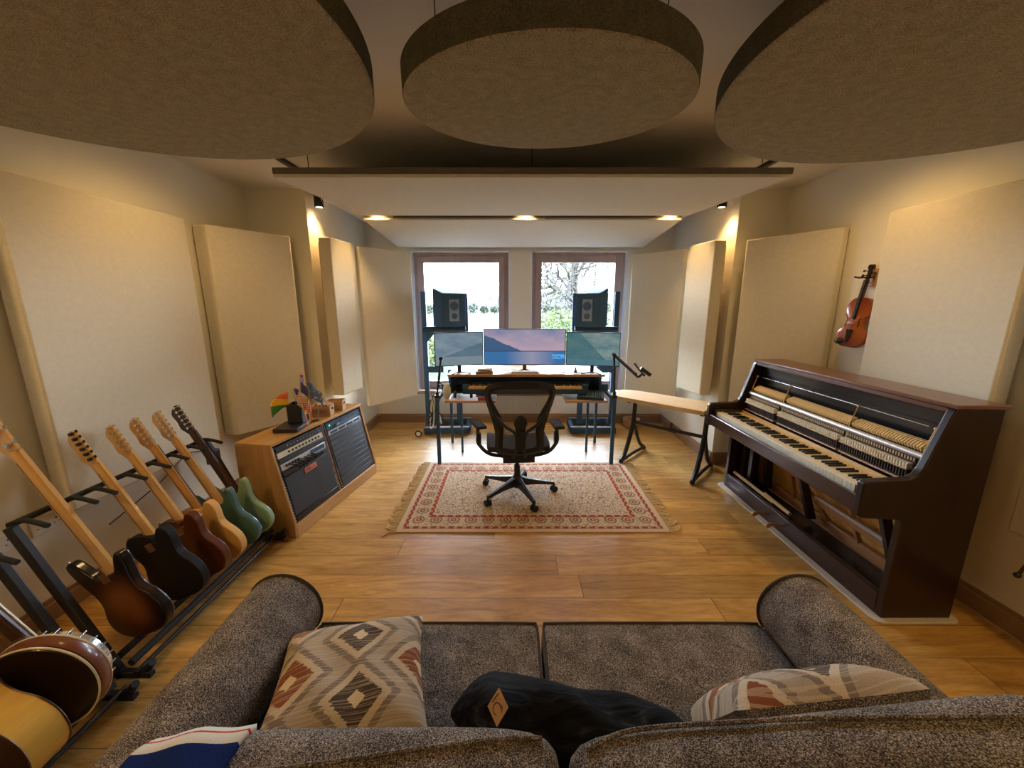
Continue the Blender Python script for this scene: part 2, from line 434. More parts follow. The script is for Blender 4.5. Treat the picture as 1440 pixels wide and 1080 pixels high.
def hill(u, v):
    x = -190+380*u; return Vector((x, 140+v*60, -.2+(5.5+3*math.sin(x*.021)+1.5*math.sin(x*.06+1))*math.sin(v*PI*.5)))
g = B().surf(hill, 60, 6).build('hills', M['hillm']); g['kind'] = 'structure'
def leafcloud(b, c, r, n, s):
    for _ in range(n):
        while True:
            p = Vector([random.uniform(-1, 1) for _ in range(3)])
            if .3 < p.length < 1: break
        p = Vector((p.x*r[0], p.y*r[1], p.z*r[2]))+Vector(c)
        q = Euler([random.uniform(0, 6) for _ in range(3)]).to_matrix()
        vs = [b.bm.verts.new(p+q @ Vector((a*s, d*s*1.6, 0))) for a, d in ((-.5, 0), (0, -.6), (.5, 0), (0, .6))]
        b.bm.faces.new(vs)
def branch(b, p, d, L, r, lv, tips):
    pts = [p]; n = 4
    for i in range(n):
        d = (d+Vector([random.uniform(-.16, .16) for _ in range(3)])).normalized(); pts.append(pts[-1]+d*L/n)
    b.tube(pts, [r*(1-.35*i/n) for i in range(n+1)], 6 if lv < 3 else 3)
    tips.append(pts[-1])
    if lv < 6:
        nb = 6 if lv == 0 else 3; a0 = random.uniform(0, 6)
        sd = d.orthogonal().normalized(); ot = d.cross(sd)
        for k in range(nb):
            a = a0+k*2*PI/nb+random.uniform(-.4, .4); sp = R(random.uniform(30, 62) if lv == 0 else random.uniform(22, 55))
            e = d*math.cos(sp)+(sd*math.cos(a)+ot*math.sin(a))*math.sin(sp)
            branch(b, pts[-1] if k % 3 != 2 or lv == 0 else pts[2], e.normalized(), (2.3 if lv == 0 else L*random.uniform(.68, .86)), r*(.5 if lv == 0 else .64), lv+1, tips)
t = E('tree', 'large bare-branched tree with sparse spring leaves outside the right window', 'tree', (5.2, 30, -.2))
b = B(); tips = []; branch(b, Vector((0, 0, 0)), Vector((0, 0, 1)), 2.0, .42, 0, tips); b.build('trunk', M['barkm'], t)
b = B()
for p in random.sample(tips, min(len(tips), 900)): leafcloud(b, p, (.4, .4, .4), 2, .10)
b.build('leaves', M['leafm'], t, smooth=0)
for (x, y, h, w, lab) in ((1.55, 12.5, 1.15, .85, 'pale green leafy bush left of the tree outside the right window'), (3.3, 12.8, .95, .8, 'pale green leafy bush below the tree, right of the other bush'),
                          (-2.35, 10.6, .62, .45, 'low green shrub seen outside at the left edge of the left window')):
    t = E('shrub', lab, 'shrub', (x, y, -.2), group='shrubs outside the windows')
    b = B(); 
    for k in range(14): b.tube([(0, 0, 0), (random.uniform(-.3, .3)*w, random.uniform(-.3, .3)*w, h*.5), (random.uniform(-.8, .8)*w, random.uniform(-.8, .8)*w, h*random.uniform(.8, 1.3))], .012, 4)
    b.build('stem', M['barkm'], t)
    b = B(); leafcloud(b, (0, 0, h*.75), (w, w, h*.75), int(1500*w), .075); b.build('leaves', M['leafm'], t, smooth=0)
for i in range(26):
    x = -24+i*1.75; y = 66+random.uniform(-2, 2); h = random.uniform(1.6, 2.1)
    t = E('hedgerow_tree', 'small hazy hedgerow tree across the field outside the windows', 'tree', (x, y, -.2), group='hedgerow trees across the field')
    B().cyl((0, 0, 0), (0, 0, h*.6), .08, .05, 6).build('trunk', M['barkm'], t)
    b = B(); leafcloud(b, (0, 0, h*.55), (.84, .7, h*.42), 260, .18); b.build('leaves', M['hedgem'], t, smooth=0)

# ------------------------------------------------------------------ acoustic panels
def panel(p0, p1, z0, z1, th, label, group=None, name='sound_absorber'):
    """p0->p1 is the front face; thickness goes to its back side (away from the room)."""
    a = Vector((*p0, 0)); c = Vector((*p1, 0)); d = (c-a); L = d.length; ang = math.atan2(d.y, d.x)
    mid = (a+c)/2; out = Vector((mid.x-.05, mid.y-2.4, 0))
    n = Vector((-d.y, d.x, 0)).normalized()
    if n.dot(out) < 0: n = -n; 
    ly = 1 if (Euler((0, 0, ang)).to_matrix() @ Vector((0, 1, 0))).dot(n) > 0 else -1
    t = E(name, label, 'acoustic panel', (mid.x, mid.y, z0), (0, 0, ang), group)
    h = z1-z0
    o = B().lo((-L/2, 0, 0), (L/2, ly*th, h)).build('fabric_face', M['panel'], t, bev=.012, seg=3)
    B().lo((-L/2+.03, ly*th, .04), (L/2-.03, ly*(th+.02), h-.04)).build('backing_frame', M['oakz'], t)
    return t
def trap(c, z0, z1, label, group):
    """corner absorber given by its plan: front near, front far, back far, back near"""
    x, y = c[0]; t = E('sound_absorber', label, 'acoustic panel', (x, y, z0), (0, 0, 0), group)
    B().prism([(p[0]-x, p[1]-y) for p in c], 'xy', 0, z1-z0).build('fabric_face', M['panel'], t, bev=.012, seg=3)
    a, d = Vector(c[3]), Vector(c[2]); B().prism([tuple(a*.95+d*.05-Vector((x, y))), tuple(a*.05+d*.95-Vector((x, y))), tuple(a*.06+d*.94-Vector((x, y))+Vector((0, .015))), tuple(a*.9+d*.1-Vector((x, y))+Vector((0, .012)))], 'xy', .04, z1-z0-.04).build('backing_frame', M['oakz'], t)
G = 'fabric acoustic panels on the side walls'
panel((-2.34, 1.87), (-2.34, 2.93), .56, 2.25, .09, 'large cream fabric panel on left wall behind the row of guitars', G)
panel((-2.34, .60), (-2.34, 1.55), .56, 2.25, .09, 'cream fabric panel on left wall, cut off by the left photo edge', G)
trap([(-2.31, 3.08), (-1.98, 3.62), (-2.09, 3.74), (-2.435, 3.10)], .56, 2.24, 'cream fabric panel angled across left corner behind the wooden rack cabinet', G)
panel((-1.70, 3.78), (-1.64, 4.2), .74, 2.26, .12, 'narrow white-lit panel on left bay wall with its end face toward us', G)
panel((-1.60, 4.2), (-1.20, 4.76), .51, 2.24, .07, 'grey-lit fabric panel angled beside the left window', G)
panel((2.44, 1.90), (2.44, 2.66), .555, 2.235, .09, 'large cream fabric panel on right wall between violin and photo edge', G)
panel((2.44, .70), (2.44, 1.71), .555, 2.235, .09, 'cream fabric panel on right wall just cut by the right photo edge', G)
trap([(2.48, 3.05), (2.12, 3.66), (2.20, 3.74), (2.54, 3.06)], .56, 2.215, 'cream fabric panel angled across right corner left of the violin', G)
panel((1.90, 3.78), (1.83, 4.2), .74, 2.235, .12, 'narrow white-lit panel on right bay wall with its end face toward us', G)
panel((1.86, 4.34), (1.46, 4.88), .51, 2.235, .07, 'grey-lit fabric panel angled beside the right window above the bench', G)

# ceiling clouds
def cloud(p, L, W, th, tilt, label, hangers):
    t = E('ceiling_cloud', label, 'ceiling panel', p, (tilt, 0, 0), 'rectangular ceiling clouds')
    B().lo((-L/2, 0, 0), (L/2, W, .02)).build('fabric_underside', M['cloud'], t, bev=.004)
    B().lo((-L/2, -.002, .0205), (L/2, W+.002, th)).build('board', M['cloud_edge'], t, bev=.003)
    for hx, hy in hangers:
        z = ZC-p[2]-math.sin(tilt)*hy-th
        B().cyl((hx, hy, th-.002), (hx, hy, th+z-.005), .0022, seg=6).cyl((hx, hy, th), (hx, hy, th+.03), .006, seg=8).build('hanger', M['blackm'], t)
cloud((.125, 2.52, 2.395), 3.13, 1.42, .055, .058, 'large rectangular hanging ceiling panel nearest the round discs', [(-1.4, .12), (0, .12), (1.44, .12), (-1.4, 1.2), (1.44, 1.2)])
cloud((.105, 4.02, 2.456), 3.13, 1.14, .055, -.088, 'rectangular hanging ceiling panel farther back over the windows', [(-1.4, .15), (1.4, .15), (-1.4, 1.0), (1.4, 1.0)])
def disc(c, r, th, tilt, label, hang):
    t = E('ceiling_disc', label, 'acoustic disc', c, (tilt[0], tilt[1], 0), 'round felt acoustic discs')
    B().lathe([(r-.006, 0), (r-.001, .004), (r-.001, th-.006), (r-.006, th)], 128).build('felt_disc', M['felt'], t, smooth=30)
    B().lathe([(r-.0015, .004), (r+.001, .006), (r+.001, th-.004), (r-.0015, th-.002)], 128).build('shaded_edge_band', M['felt_rim_shade'], t, smooth=30)
    for x, y in hang:
        z0 = th; z1 = ZC-c[2]-.02-(y*math.sin(tilt[0])-x*math.sin(tilt[1]))
        B().cyl((x, y, z0), (x, y, z1), .0018, seg=6).cyl((x, y, z0-.004), (x, y, z0+.035), .007, seg=8).cyl((x, y, z1-.04), (x, y, z1), .012, seg=10).build('hanger', M['blackm'], t)
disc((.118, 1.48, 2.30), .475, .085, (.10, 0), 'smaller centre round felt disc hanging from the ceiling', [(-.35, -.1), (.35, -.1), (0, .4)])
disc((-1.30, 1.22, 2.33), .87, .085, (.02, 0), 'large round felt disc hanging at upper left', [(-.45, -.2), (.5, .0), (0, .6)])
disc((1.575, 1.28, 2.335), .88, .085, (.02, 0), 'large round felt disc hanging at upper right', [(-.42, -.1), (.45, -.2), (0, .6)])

# ------------------------------------------------------------------ lights (visible fittings and added unseen ones)
WARM = (1.0, .63, .25)
M['bulb'] = Mt('warm_bulb').set(col=(1, .8, .5), emit=(1, .72, .36), es=14).m
def spotlamp(x, y, z, aim, power, label, ang=110, group='ceiling spotlights', blend=.8, r=.034, soft=.05, col=WARM):
    t = E('ceiling_spotlight', label, 'spotlight', (x, y, z), group=group)
    d = (Vector(aim)-Vector((x, y, z-.09))).normalized()
    B().cyl((0, 0, -.012), (0, 0, ZC-z if ZC-z > .001 else 0), .045, seg=20).build('mount', M['blackm'], t)
    q = Vector((0, 0, -.055)); B().cyl((0, 0, -.055), (0, 0, 0), .008, seg=8).build('stem', M['blackm'], t)
    b = B(); e = q+d*.055; s = q-d*.035
    m = d.to_track_quat('Z', 'Y').to_matrix().to_4x4(); 
    b.lathe([(r*.9, -.035), (r, -.03), (r, .055), (r*.86, .055), (r*.86, .04)], 24).xf(T(*q) @ m); b.build('lamp_housing', M['blackm'], t)
    B().lathe([(r*.84, .042), (r*.84, .046)], 24).xf(T(*q) @ m).build('bulb', M['bulb'], t)
    l = bpy.data.lights.new('spot_light', 'SPOT'); l.energy = power; l.color = col; l.spot_size = R(ang); l.spot_blend = blend; l.shadow_soft_size = soft
    o = bpy.data.objects.new('spot_light', l); C.objects.link(o); o.parent = t; o.location = q+d*.075
    o.rotation_euler = d.to_track_quat('-Z', 'Y').to_euler()
    return t
for sx, X in ((-1, -1.66), (1, 1.9)):
    side = 'left' if sx < 0 else 'right'
    t = E('track_rail', 'black lighting track rail on the ceiling at the %s side' % side, 'lighting track', (X, 2.5, ZC), group=None)
    B().lo((-.018, -.55, -.03), (.018, 1.15, 0)).build('rail', M['blackm'], t, bev=.003)
    B().lo((-.012, -.56, -.024), (.012, -.62, -.004)).build('end_cap', M['black'], t)
P = 1.0
# bay spots (seen)
spotlamp(-1.825, 3.90, ZC-.03, (-1.80, 3.86, 0), 15*P, 'small lit cylinder spotlight at the left bay corner beside the cloud', 120, soft=.03, r=.042)
spotlamp(1.985, 3.90, ZC-.03, (1.98, 3.86, 0), 15*P, 'small lit cylinder spotlight at the right bay corner beside the cloud', 120, soft=.03, r=.042)
for x, lab in ((-1.32, 'spotlight glowing in the gap between clouds, left one'), (.13, 'spotlight glowing in the gap between clouds, centre one'), (1.55, 'spotlight glowing in the gap between clouds, right one')):
    spotlamp(x, 3.975, ZC, (x, 3.93, 0), 16*P, lab, 120, soft=.02, r=.026)
# wall washers on the tracks, then unseen pairs added to brighten the walls
for y, pw in ((2.45, 12), (-.3, 12), (-1.6, 9)):
    spotlamp(-1.66, y, ZC-.03 if y > 2 else ZC, (-2.3, y+.25, .7), pw*P, 'ceiling spotlight by the left wall, ' + {2.45: 'hidden above the large round disc', -.3: 'added unseen behind the sofa', -1.6: 'added unseen at the rear of the room'}[y], 150, soft=.10)
    spotlamp(1.9, y, ZC-.03 if y > 2 else ZC, (2.45, y+.25, .7), pw*P, 'ceiling spotlight by the right wall, ' + {2.45: 'hidden above the large round disc', -.3: 'added unseen behind the sofa', -1.6: 'added unseen at the rear of the room'}[y], 150, soft=.10)
for sd_, X in (('left', -2.24), ('right', 2.36)):
    spotlamp(X, .35, ZC, (X*1.0, 1.3, .6), 26*P, 'added unseen ceiling spotlight between round disc and %s wall' % sd_, 150, soft=.08)  # unseen lamps added to light the walls past the discs
# ------------------------------------------------------------------ rug
RX, RY = 1.015, .635
t = E('persian_rug', 'cream and red patterned oriental rug with fringed ends under the office chair', 'rug', (.155, 3.175, 0), (0, 0, 0))
B().lo((-RX, -RY, 0), (RX, RY, .009)).build('pile', rug_mat(RX, RY), t, bev=.003)
fm_ = plain('fringe_cotton', (.72, .62, .45), .95)
for sx in (-1, 1):
    b = B()
    for k in range(62):
        y = -RY+.006+k*(2*RY-.012)/61; a = random.uniform(-.7, .7); L = random.uniform(.07, .105)
        p = [(sx*RX, y, .006), (sx*(RX+L*.5), y+a*.012, .010), (sx*(RX+L), y+a*L, .003)]
        b.tube(p, [.0055, .004, .0065], 5)
    b.build('fringe', fm_, t)

# ------------------------------------------------------------------ office chair
t = E('office_chair', 'black mesh-backed swivel office chair standing on the patterned rug', 'office chair', (.045, 3.13, .009), (0, 0, R(4)))
b = B()
b.lathe([(.028, .06), (.045, .10), (.05, .145), (.034, .17), (.03, .18)], 24); b.build('base_hub', M['black'], t)
for k in range(5):
    a = R(2+k*72); dx, dy = math.cos(a), math.sin(a); px, py = -dy, dx
    prof = []
    b = B()
    vs = []
    for r, hw, z0, z1 in ((.03, .030, .085, .160), (.17, .024, .085, .125), (.30, .019, .072, .098), (.335, .016, .066, .092)):
        ring = [b.bm.verts.new((dx*r+px*s*hw, dy*r+py*s*hw, z)) for s, z in ((-1, z0), (1, z0), (.75, z1), (-.75, z1))]
        vs.append(ring)
    for i in range(3):
        for j in range(4): b.bm.faces.new((vs[i][j], vs[i][(j+1) % 4], vs[i+1][(j+1) % 4], vs[i+1][j]))
    b.bm.faces.new(vs[0][::-1]); b.bm.faces.new(vs[-1])
    leg = b.build('leg', M['black'], t, bev=.006)
    cx, cy = dx*.33, dy*.33
    b = B(); ca = random.uniform(0, PI)
    ux, uy = math.cos(ca), math.sin(ca)
    b.cyl((cx+ux*.007, cy+uy*.007, .027), (cx+ux*.026, cy+uy*.026, .027), .027, seg=20).cyl((cx-ux*.026, cy-uy*.026, .027), (cx-ux*.007, cy-uy*.007, .027), .027, seg=20)
    b.cyl((cx, cy, .03), (cx, cy, .075), .009, seg=10).box((cx, cy, .04), (.02, .02, .03))
    b.build('caster', M['rubber'], leg, bev=.002)
B().cyl((0, 0, .16), (0, 0, .27), .027, seg=20).cyl((0, 0, .24), (0, 0, .38), .017, seg=20).build('gas_lift', M['black'], t)
b = B(); b.box((0, -.02, .385), (.20, .30, .06)).box((0, -.14, .40), (.26, .10, .07)).cyl((-.23, .0, .40), (-.10, .0, .40), .007).box((-.245, 0, .40), (.05, .03, .015))
b.cyl((.10, .03, .39), (.22, .03, .39), .006).cyl((.225, .03, .39), (.25, .03, .39), .014); b.build('tilt_mechanism', M['black'], t, bev=.01)
def seatf(u, v):
    x = -.26+.52*u; y = -.22+.46*v; w = 1-.12*max(0, abs(v-.5)*2-.6)
    z = .475+.02*math.cos((u-.5)*PI*2)*-.5-.05*max(0, v-.82)**1.2*6+.012*abs(u-.5)*2
    return Vector((x*w, y, z))
B().surf(seatf, 18, 14).build('seat', M['mesh_seat'], t, solid=.035, bev=.0)
# back frame outline (x,z); wide top, narrow waist, wide bottom
def backpt(x, z):   # curve of the back in depth
    return Vector((x, -.235-.07*((z-.62)/.45)**2*(1 if z > .62 else .35)-.05*max(0, (z-.8))+.10*(x/.28)**2*.35, z))
out = smooth_loop([(-.10, 1.075), (.10, 1.075), (.23, 1.045), (.275, .99), (.265, .90), (.225, .76), (.195, .64), (.195, .52), (.17, .465), (0, .45), (-.17, .465), (-.195, .52), (-.195, .64), (-.225, .76), (-.265, .90), (-.275, .99), (-.23, 1.045)], 5)
inn = smooth_loop([(-.09, 1.005), (.09, 1.005), (.19, .995), (.225, .965), (.21, .90), (.155, .79), (.128, .70), (.135, .55), (.12, .515), (0, .50), (-.12, .515), (-.135, .55), (-.128, .70), (-.155, .79), (-.21, .90), (-.225, .965), (-.19, .995)], 5)
b = B(); n = len(out)
for dy_ in (0, ): pass
F = [[b.bm.verts.new(backpt(*out[i])+Vector((0, 0, 0))) for i in range(n)], [b.bm.verts.new(backpt(*[(o+q)/2 for o, q in zip(out[i], inn[i])])+Vector((0, -.022, 0))) for i in range(n)], [b.bm.verts.new(backpt(*inn[i])) for i in range(n)],
     [b.bm.verts.new(backpt(*[(o+q)/2 for o, q in zip(out[i], inn[i])])+Vector((0, .018, 0))) for i in range(n)]]
for j in range(4):
    for i in range(n): b.bm.faces.new((F[j][i], F[j][(i+1) % n], F[(j+1) % 4][(i+1) % n], F[(j+1) % 4][i]))
b.build('back_frame', M['black'], t, smooth=60)
def interp(zz):
    xs = [(abs(x), z) for x, z in inn if x >= 0]; best = 0
    c = [x for x, z in xs if abs(z-zz) < .02]
    return max(c) if c else .05
def meshf(u, v):
    z = .505+.495*v; hw = interp(z)+.012; x = (u*2-1)*hw; return backpt(x, z)
B().surf(meshf, 12, 26).build('back_mesh', M['weave'], t)
b = B()
for s in (-1, 1): b.tube(smooth_path([(s*.205, -.25, .80), (s*.12, -.30, .72), (s*.045, -.315, .665), (s*.03, -.30, .56), (s*.05, -.20, .42)], 4), [.014]*17, 8)
b.box((0, -.31, .60), (.075, .03, .16)); b.build('spine_support', M['black'], t, bev=.008)
def pad(u, v): return Vector((0, 0, 0))
B().ball((0, -.305, .745), (.052, .02, .062), 20, 14).ball((0, -.30, .69), (.04, .018, .05)).build('lumbar_pad', M['black'], t)
for s, yaw in ((-1, .45), (1, -.05)):
    b = B(); b.box((0, 0, 0), (.09, .24, .026)).xf(T(s*.335, .02 if s < 0 else -.02, .64) @ Euler((0, 0, -s*yaw*.7)).to_matrix().to_4x4())
    ap = b.build('armrest', M['mesh_seat'], t, bev=.012, seg=4)
    B().tube(smooth_path([(s*.335, -.01, .63), (s*.335, -.04, .56), (s*.33, -.07, .50), (s*.25, -.12, .43), (s*.12, -.12, .40)], 5), .016, 10).box((s*.325, -.06, .535), (.035, .05, .10)).build('arm_post', M['black'], t, bev=.006)

# ------------------------------------------------------------------ guitars
def sunburst(center, r, c1, c2, c3, name):
    m = Mt(name); x, y, z = m.xyz(); d = (((x-center[0])/r[0])*((x-center[0])/r[0])+((z-center[1])/r[1])*((z-center[1])/r[1])).sqrt()
    m.set(col=d.ramp((.30, c1), (.62, c2), (.88, c3)), rough=.28, coat=.25, spec=.3); return m.m
STRAT = [(0, 0), (.085, .006), (.145, .045), (.165, .105), (.150, .165), (.122, .215), (.122, .265), (.142, .325), (.150, .375), (.125, .392), (.095, .365), (.062, .325), (.03, .318),
         (-.03, .318), (-.062, .335), (-.088, .385), (-.118, .43), (-.150, .422), (-.152, .365), (-.135, .295), (-.122, .240), (-.128, .195), (-.152, .150), (-.165, .10), (-.145, .045), (-.085, .006)]
TELE = [(0, 0), (.085, .006), (.142, .045), (.162, .105), (.148, .165), (.122, .215), (.118, .255), (.138, .315), (.135, .365), (.105, .385), (.070, .36), (.045, .325), (.028, .33), (.028, .36),
        (-.028, .385), (-.085, .395), (-.125, .37), (-.135, .32), (-.118, .255), (-.122, .215), (-.148, .165), (-.162, .105), (-.142, .045), (-.085, .006)]
HEAD_F = [(-.022, 0), (.022, 0), (.030, .03), (.030, .17), (.014, .195), (-.018, .185), (-.050, .15), (-.045, .10), (-.052, .05), (-.038, .025)]
def guitar(name, loc, lean, label, shape, bodym, neckm, s=1.0, scale_len=.405, back=None, knobs=6, headm=None, tune='chrome', yaw=0, roll=0, cat='electric guitar', thick=.045, plate=None, hs=1.0, neck_w=.028):
    t = E(name, label, cat, loc, (0, -lean, R(-7)), 'guitars in the stand along the left wall'); t.rotation_mode = 'ZYX'
    pts = smooth_loop([(x*s, z*s) for x, z in shape], 4)
    b = B(); b.prism(pts, 'xz', -thick/2, thick/2); b.build('body', bodym, t, bev=.011, seg=4, smooth=50)
    z0 = .30*s; z1 = z0+scale_len+.08
    b = B()   # neck: flat front, rounded back
    def nf(u, v):
        z = z0+(z1-z0)*v; w = (neck_w-(.006)*v); a = PI*u
        return Vector((-w*math.cos(a), thick/2-.012-.018*math.sin(a), z))
    b.surf(nf, 10, 8).lo((-neck_w, thick/2-.014, z0), (neck_w, thick/2-.006, z1)); b.build('neck', neckm, t, smooth=60)
    b = B(); b.prism([(-neck_w, z0-.03), (neck_w, z0-.03), (neck_w-.006, z1), (-neck_w+.006, z1)], 'xz', thick/2-.006, thick/2+.004); b.build('fingerboard', M['rosewood'] if neckm != M['maple'] else M['maple'], t)
    b = B(); b.prism(smooth_loop([(x*hs, z1-.005+z*hs) for x, z in HEAD_F], 3), 'xz', thick/2-.020, thick/2-.005); hd = b.build('headstock', headm or neckm, t, bev=.003)
    for k in range(knobs):
        zz = z1+.03+k*(.145*hs/(knobs-1)); 
        b = B().cyl((.012*hs, thick/2-.034, zz), (.012*hs, thick/2-.018, zz), .0085*(1.5 if knobs == 4 else 1), seg=12).cyl((.012*hs, thick/2-.027, zz), (.045*hs, thick/2-.027, zz), .0025, seg=8)
        b.ball((.052*hs, thick/2-.027, zz), (.010*(1.5 if knobs == 4 else 1), .003, .008*(1.4 if knobs == 4 else 1)), 10, 6).cyl((-.006, thick/2-.006, zz), (-.006, thick/2+.014, zz), .004, seg=8)
        b.build('tuning_peg', M[tune], t)
    if plate: B().lo((-.035*s, -thick/2-.002, .10*s), (.035*s, -thick/2+.001, .24*s)).build('back_plate', plate, t, bev=.001)
    B().lo((-.024, -thick/2-.0015, z0-.012), (.024, -thick/2+.001, z0+.035)).build('neck_plate', M['chrome'], t)
    B().lo((-.035, thick/2, .09*s), (.035, thick/2+.012, .12*s)).build('bridge', M['chrome'], t)
    for q in ((0, 0), (0, .28)): B().cyl((0, 0, -.008) if q[1] == 0 else (-.15*s if shape is STRAT else -.12*s, 0, (.425 if shape is STRAT else .37)*s), (0, 0, .002) if q[1] == 0 else (-.15*s if shape is STRAT else -.12*s, 0, (.44 if shape is STRAT else .40)*s), .006, seg=10).build('strap_button', M['chrome'], t)
    B().lo((-.002, -thick/2-.0005+thick-.030, z0+.06), (.002, thick/2-.0295, z1-.05)).build('skunk_stripe', M['rosewood'], t, smooth=0)
    return t
def gloss(name, col, coat=.3, rough=.28): return plain(name, col, rough, coat=coat, var=.05, spec=.35)
guitar('bass_guitar', (-1.70, 1.55, .130), .465, 'sunburst bass guitar with maple neck, nearest large body in the stand', STRAT,
       sunburst((0, .17), (.19, .24), (.17, .045, .012), (.05, .012, .005), (.005, .004, .004), 'sunburst_bass_finish'), M['maple'], 1.07, .60, knobs=4, hs=1.40, neck_w=.031, thick=.046)
guitar('electric_guitar', (-1.72, 1.79, .125), .46, 'matt black electric guitar with black tuners behind the sunburst bass', TELE, plain('black_body', (.010, .010, .013), .5, spec=.2), M['maple'], 1.05, .43, tune='black')
guitar('electric_guitar', (-1.72, 1.955, .125), .46, 'glossy dark red-brown electric guitar, third in the stand', TELE, gloss('red_brown_body', (.10, .026, .008)), M['maple'], 1.0, .42)
guitar('electric_guitar', (-1.715, 2.08, .125), .46, 'butterscotch cream electric guitar, between red-brown and blue-green ones', TELE, gloss('butterscotch_body', (.72, .42, .13)), M['maple2'], 1.0, .42)
guitar('electric_guitar', (-1.71, 2.215, .125), .46, 'blue-green electric guitar, second from the wooden cabinet', STRAT, gloss('teal_body', (.06, .145, .145)), M['maple'], 1.0, .42)
guitar('electric_guitar', (-1.71, 2.35, .125), .46, 'pale sea-green electric guitar with dark neck, beside the wooden cabinet', STRAT, gloss('seafoam_body', (.27, .42, .25)), M['rosewood'], 1.0, .42, headm=M['rosewood'])

def stand(name, loc, label, L, forks, top, rake):
    """row stand: local y along the wall, leaning posts, padded bars"""
    t = E(name, label, 'guitar stand', loc)
    xb = -top*math.tan(rake)
    B().cyl((xb, 0, top), (xb, L, top), .013, seg=12).build('top_bar', M['rubber'], t)
    for y in (0, L):
        B().box((xb/2, y, top/2+.005), (.04, .03, math.hypot(top, xb)-.02), (0, -rake, 0)).build('post', M['blackm'], t, bev=.004)
        ft = B(); ft.box((-.10, y, .03), (.46, .03, .03)); ft.build('foot', M['blackm'], t, bev=.004)
        B().tube([(.09, y, .045), (.115, y, .06), (.14, y, .09)], .016, 8).build('end_pad', M['rubber'], t)
    for x, z in ((.045, .085), (-.06, .07)):
        B().cyl((x, 0, z), (x, L, z), .016, seg=12).build('padded_rail', M['rubber'], t)
    B().cyl((.075, -.02, .05), (.075, L+.02, .05), .011, seg=10).build('front_rail', M['blackm'], t)
    for y in forks:
        b = B(); b.tube(smooth_path([(xb, y, top), (xb+.05, y, top+.012), (xb+.145, y-.006, top-.008)], 4), .0105, 8)
        b.build('neck_fork', M['rubber'], t)
    return t
stand('guitar_stand', (-1.74, 1.42, 0), 'long black multi-guitar stand holding the electric guitars on left wall side', 1.02, [.02, .21, .30, .455, .60, .72, .86, .99], .76, .40)
stand('guitar_stand', (-1.72, .72, 0), 'nearer black stand holding the banjo and acoustic guitar, cut by photo edge', .60, [.02, .20, .38, .57], .70, .40)

# banjo, back towards us
t = E('banjo', 'banjo with dark round resonator back, white binding and metal brackets', 'banjo', (-1.62, 1.16, .125), (0, -.46, R(12)), 'instruments in the nearer stand')
zc = .185
B().lathe([(.02, -.030), (.172, -.026), (.178, -.018), (.180, .035), (.172, .040)], 64, (0, 0, zc), 'y').build('resonator', sunburst((0, zc), (.4, .4), (.02, .010, .006), (.013, .007, .005), (.01, .006, .004), 'resonator_lacquer'), t)
B().lathe([(.1805, -.012), (.1815, -.010), (.1815, .028), (.1805, .030)], 64, (0, 0, zc), 'y').build('resonator_side', gloss('banjo_rim_brown', (.16, .045, .015)), t)
for yy in (-.021, .035):
    pts = [(.1795*math.cos(a*2*PI/64), yy, zc+.1795*math.sin(a*2*PI/64)) for a in range(64)]
    B().tube(pts, .0038, 6, True).build('binding', M['ivory'], t)
B().lathe([(.142, .04), (.150, .042), (.150, .085), (.142, .088)], 64, (0, 0, zc), 'y').build('drum_rim', M['chrome'], t)
B().lathe([(.141, .0885), (.141, .0905)], 48, (0, 0, zc), 'y').build('drum_head', M['paper'], t)
for k in range(24):
    a = 2*PI*k/24; r = .158; b = B(); b.cyl((r*math.cos(a), .038, zc+r*math.sin(a)), (r*math.cos(a), .088, zc+r*math.sin(a)), .003, seg=6).box((r*math.cos(a), .05, zc+r*math.sin(a)), (.010, .012, .010)); b.build('bracket', M['chrome'], t)
B().prism([(-.024, zc+.15), (.024, zc+.15), (.017, zc+.73), (-.017, zc+.73)], 'xz', .045, .07).build('neck', M['rosewood'], t, bev=.008)
B().prism([(-.024, zc+.13), (.024, zc+.13), (.017, zc+.73), (-.017, zc+.73)], 'xz', .0705, .076).build('fingerboard', M['ivory'], t)
B().prism(smooth_loop([(x, zc+.73+z) for x, z in HEAD_F], 3), 'xz', .05, .065).build('headstock', M['rosewood'], t)
B().box((.0, .05, zc+.165), (.05, .03, .05)).build('neck_heel', M['rosewood'], t, bev=.01)
# acoustic guitar
AC = [(0, 0), (.09, .004), (.165, .04), (.198, .115), (.185, .19), (.145, .25), (.128, .295), (.14, .35), (.152, .405), (.135, .455), (.085, .485), (.03, .492), (-.03, .492), (-.085, .485), (-.135, .455), (-.152, .405), (-.14, .35), (-.128, .295), (-.145, .25), (-.185, .19), (-.198, .115), (-.165, .04), (-.09, .004)]
t = E('acoustic_guitar', 'blond acoustic guitar with deep glossy yellow side, bottom left corner', 'acoustic guitar', (-1.62, .99, .10), (0, -.60, 0), 'instruments in the nearer stand')
am = wood('blond_maple_side', (.62, .36, .055), (.78, .50, .11), 'y', .2, 5, .6)
b = B(); b.prism(smooth_loop(AC, 5), 'xz', -.060, .052); b.build('body', am, t, bev=.003)
B().prism(smooth_loop([(x*.985, .003+z*.985) for x, z in AC], 5), 'xz', -.0615, -.0605).build('back_plate', M['mahogz'], t)
for yy in (-.060, .052):
    B().tube([(x, yy, z) for x, z in smooth_loop(AC, 5)], .003, 6, True).build('binding', M['rosewood'], t)
B().prism([(-.028, .46), (.028, .46), (.022, .86), (-.022, .86)], 'xz', .025, .047).build('neck', M['maple2'], t, bev=.008)
B().prism([(-.028, .40), (.028, .40), (.022, .86), (-.022, .86)], 'xz', .0525, .058).build('fingerboard', M['rosewood'], t)
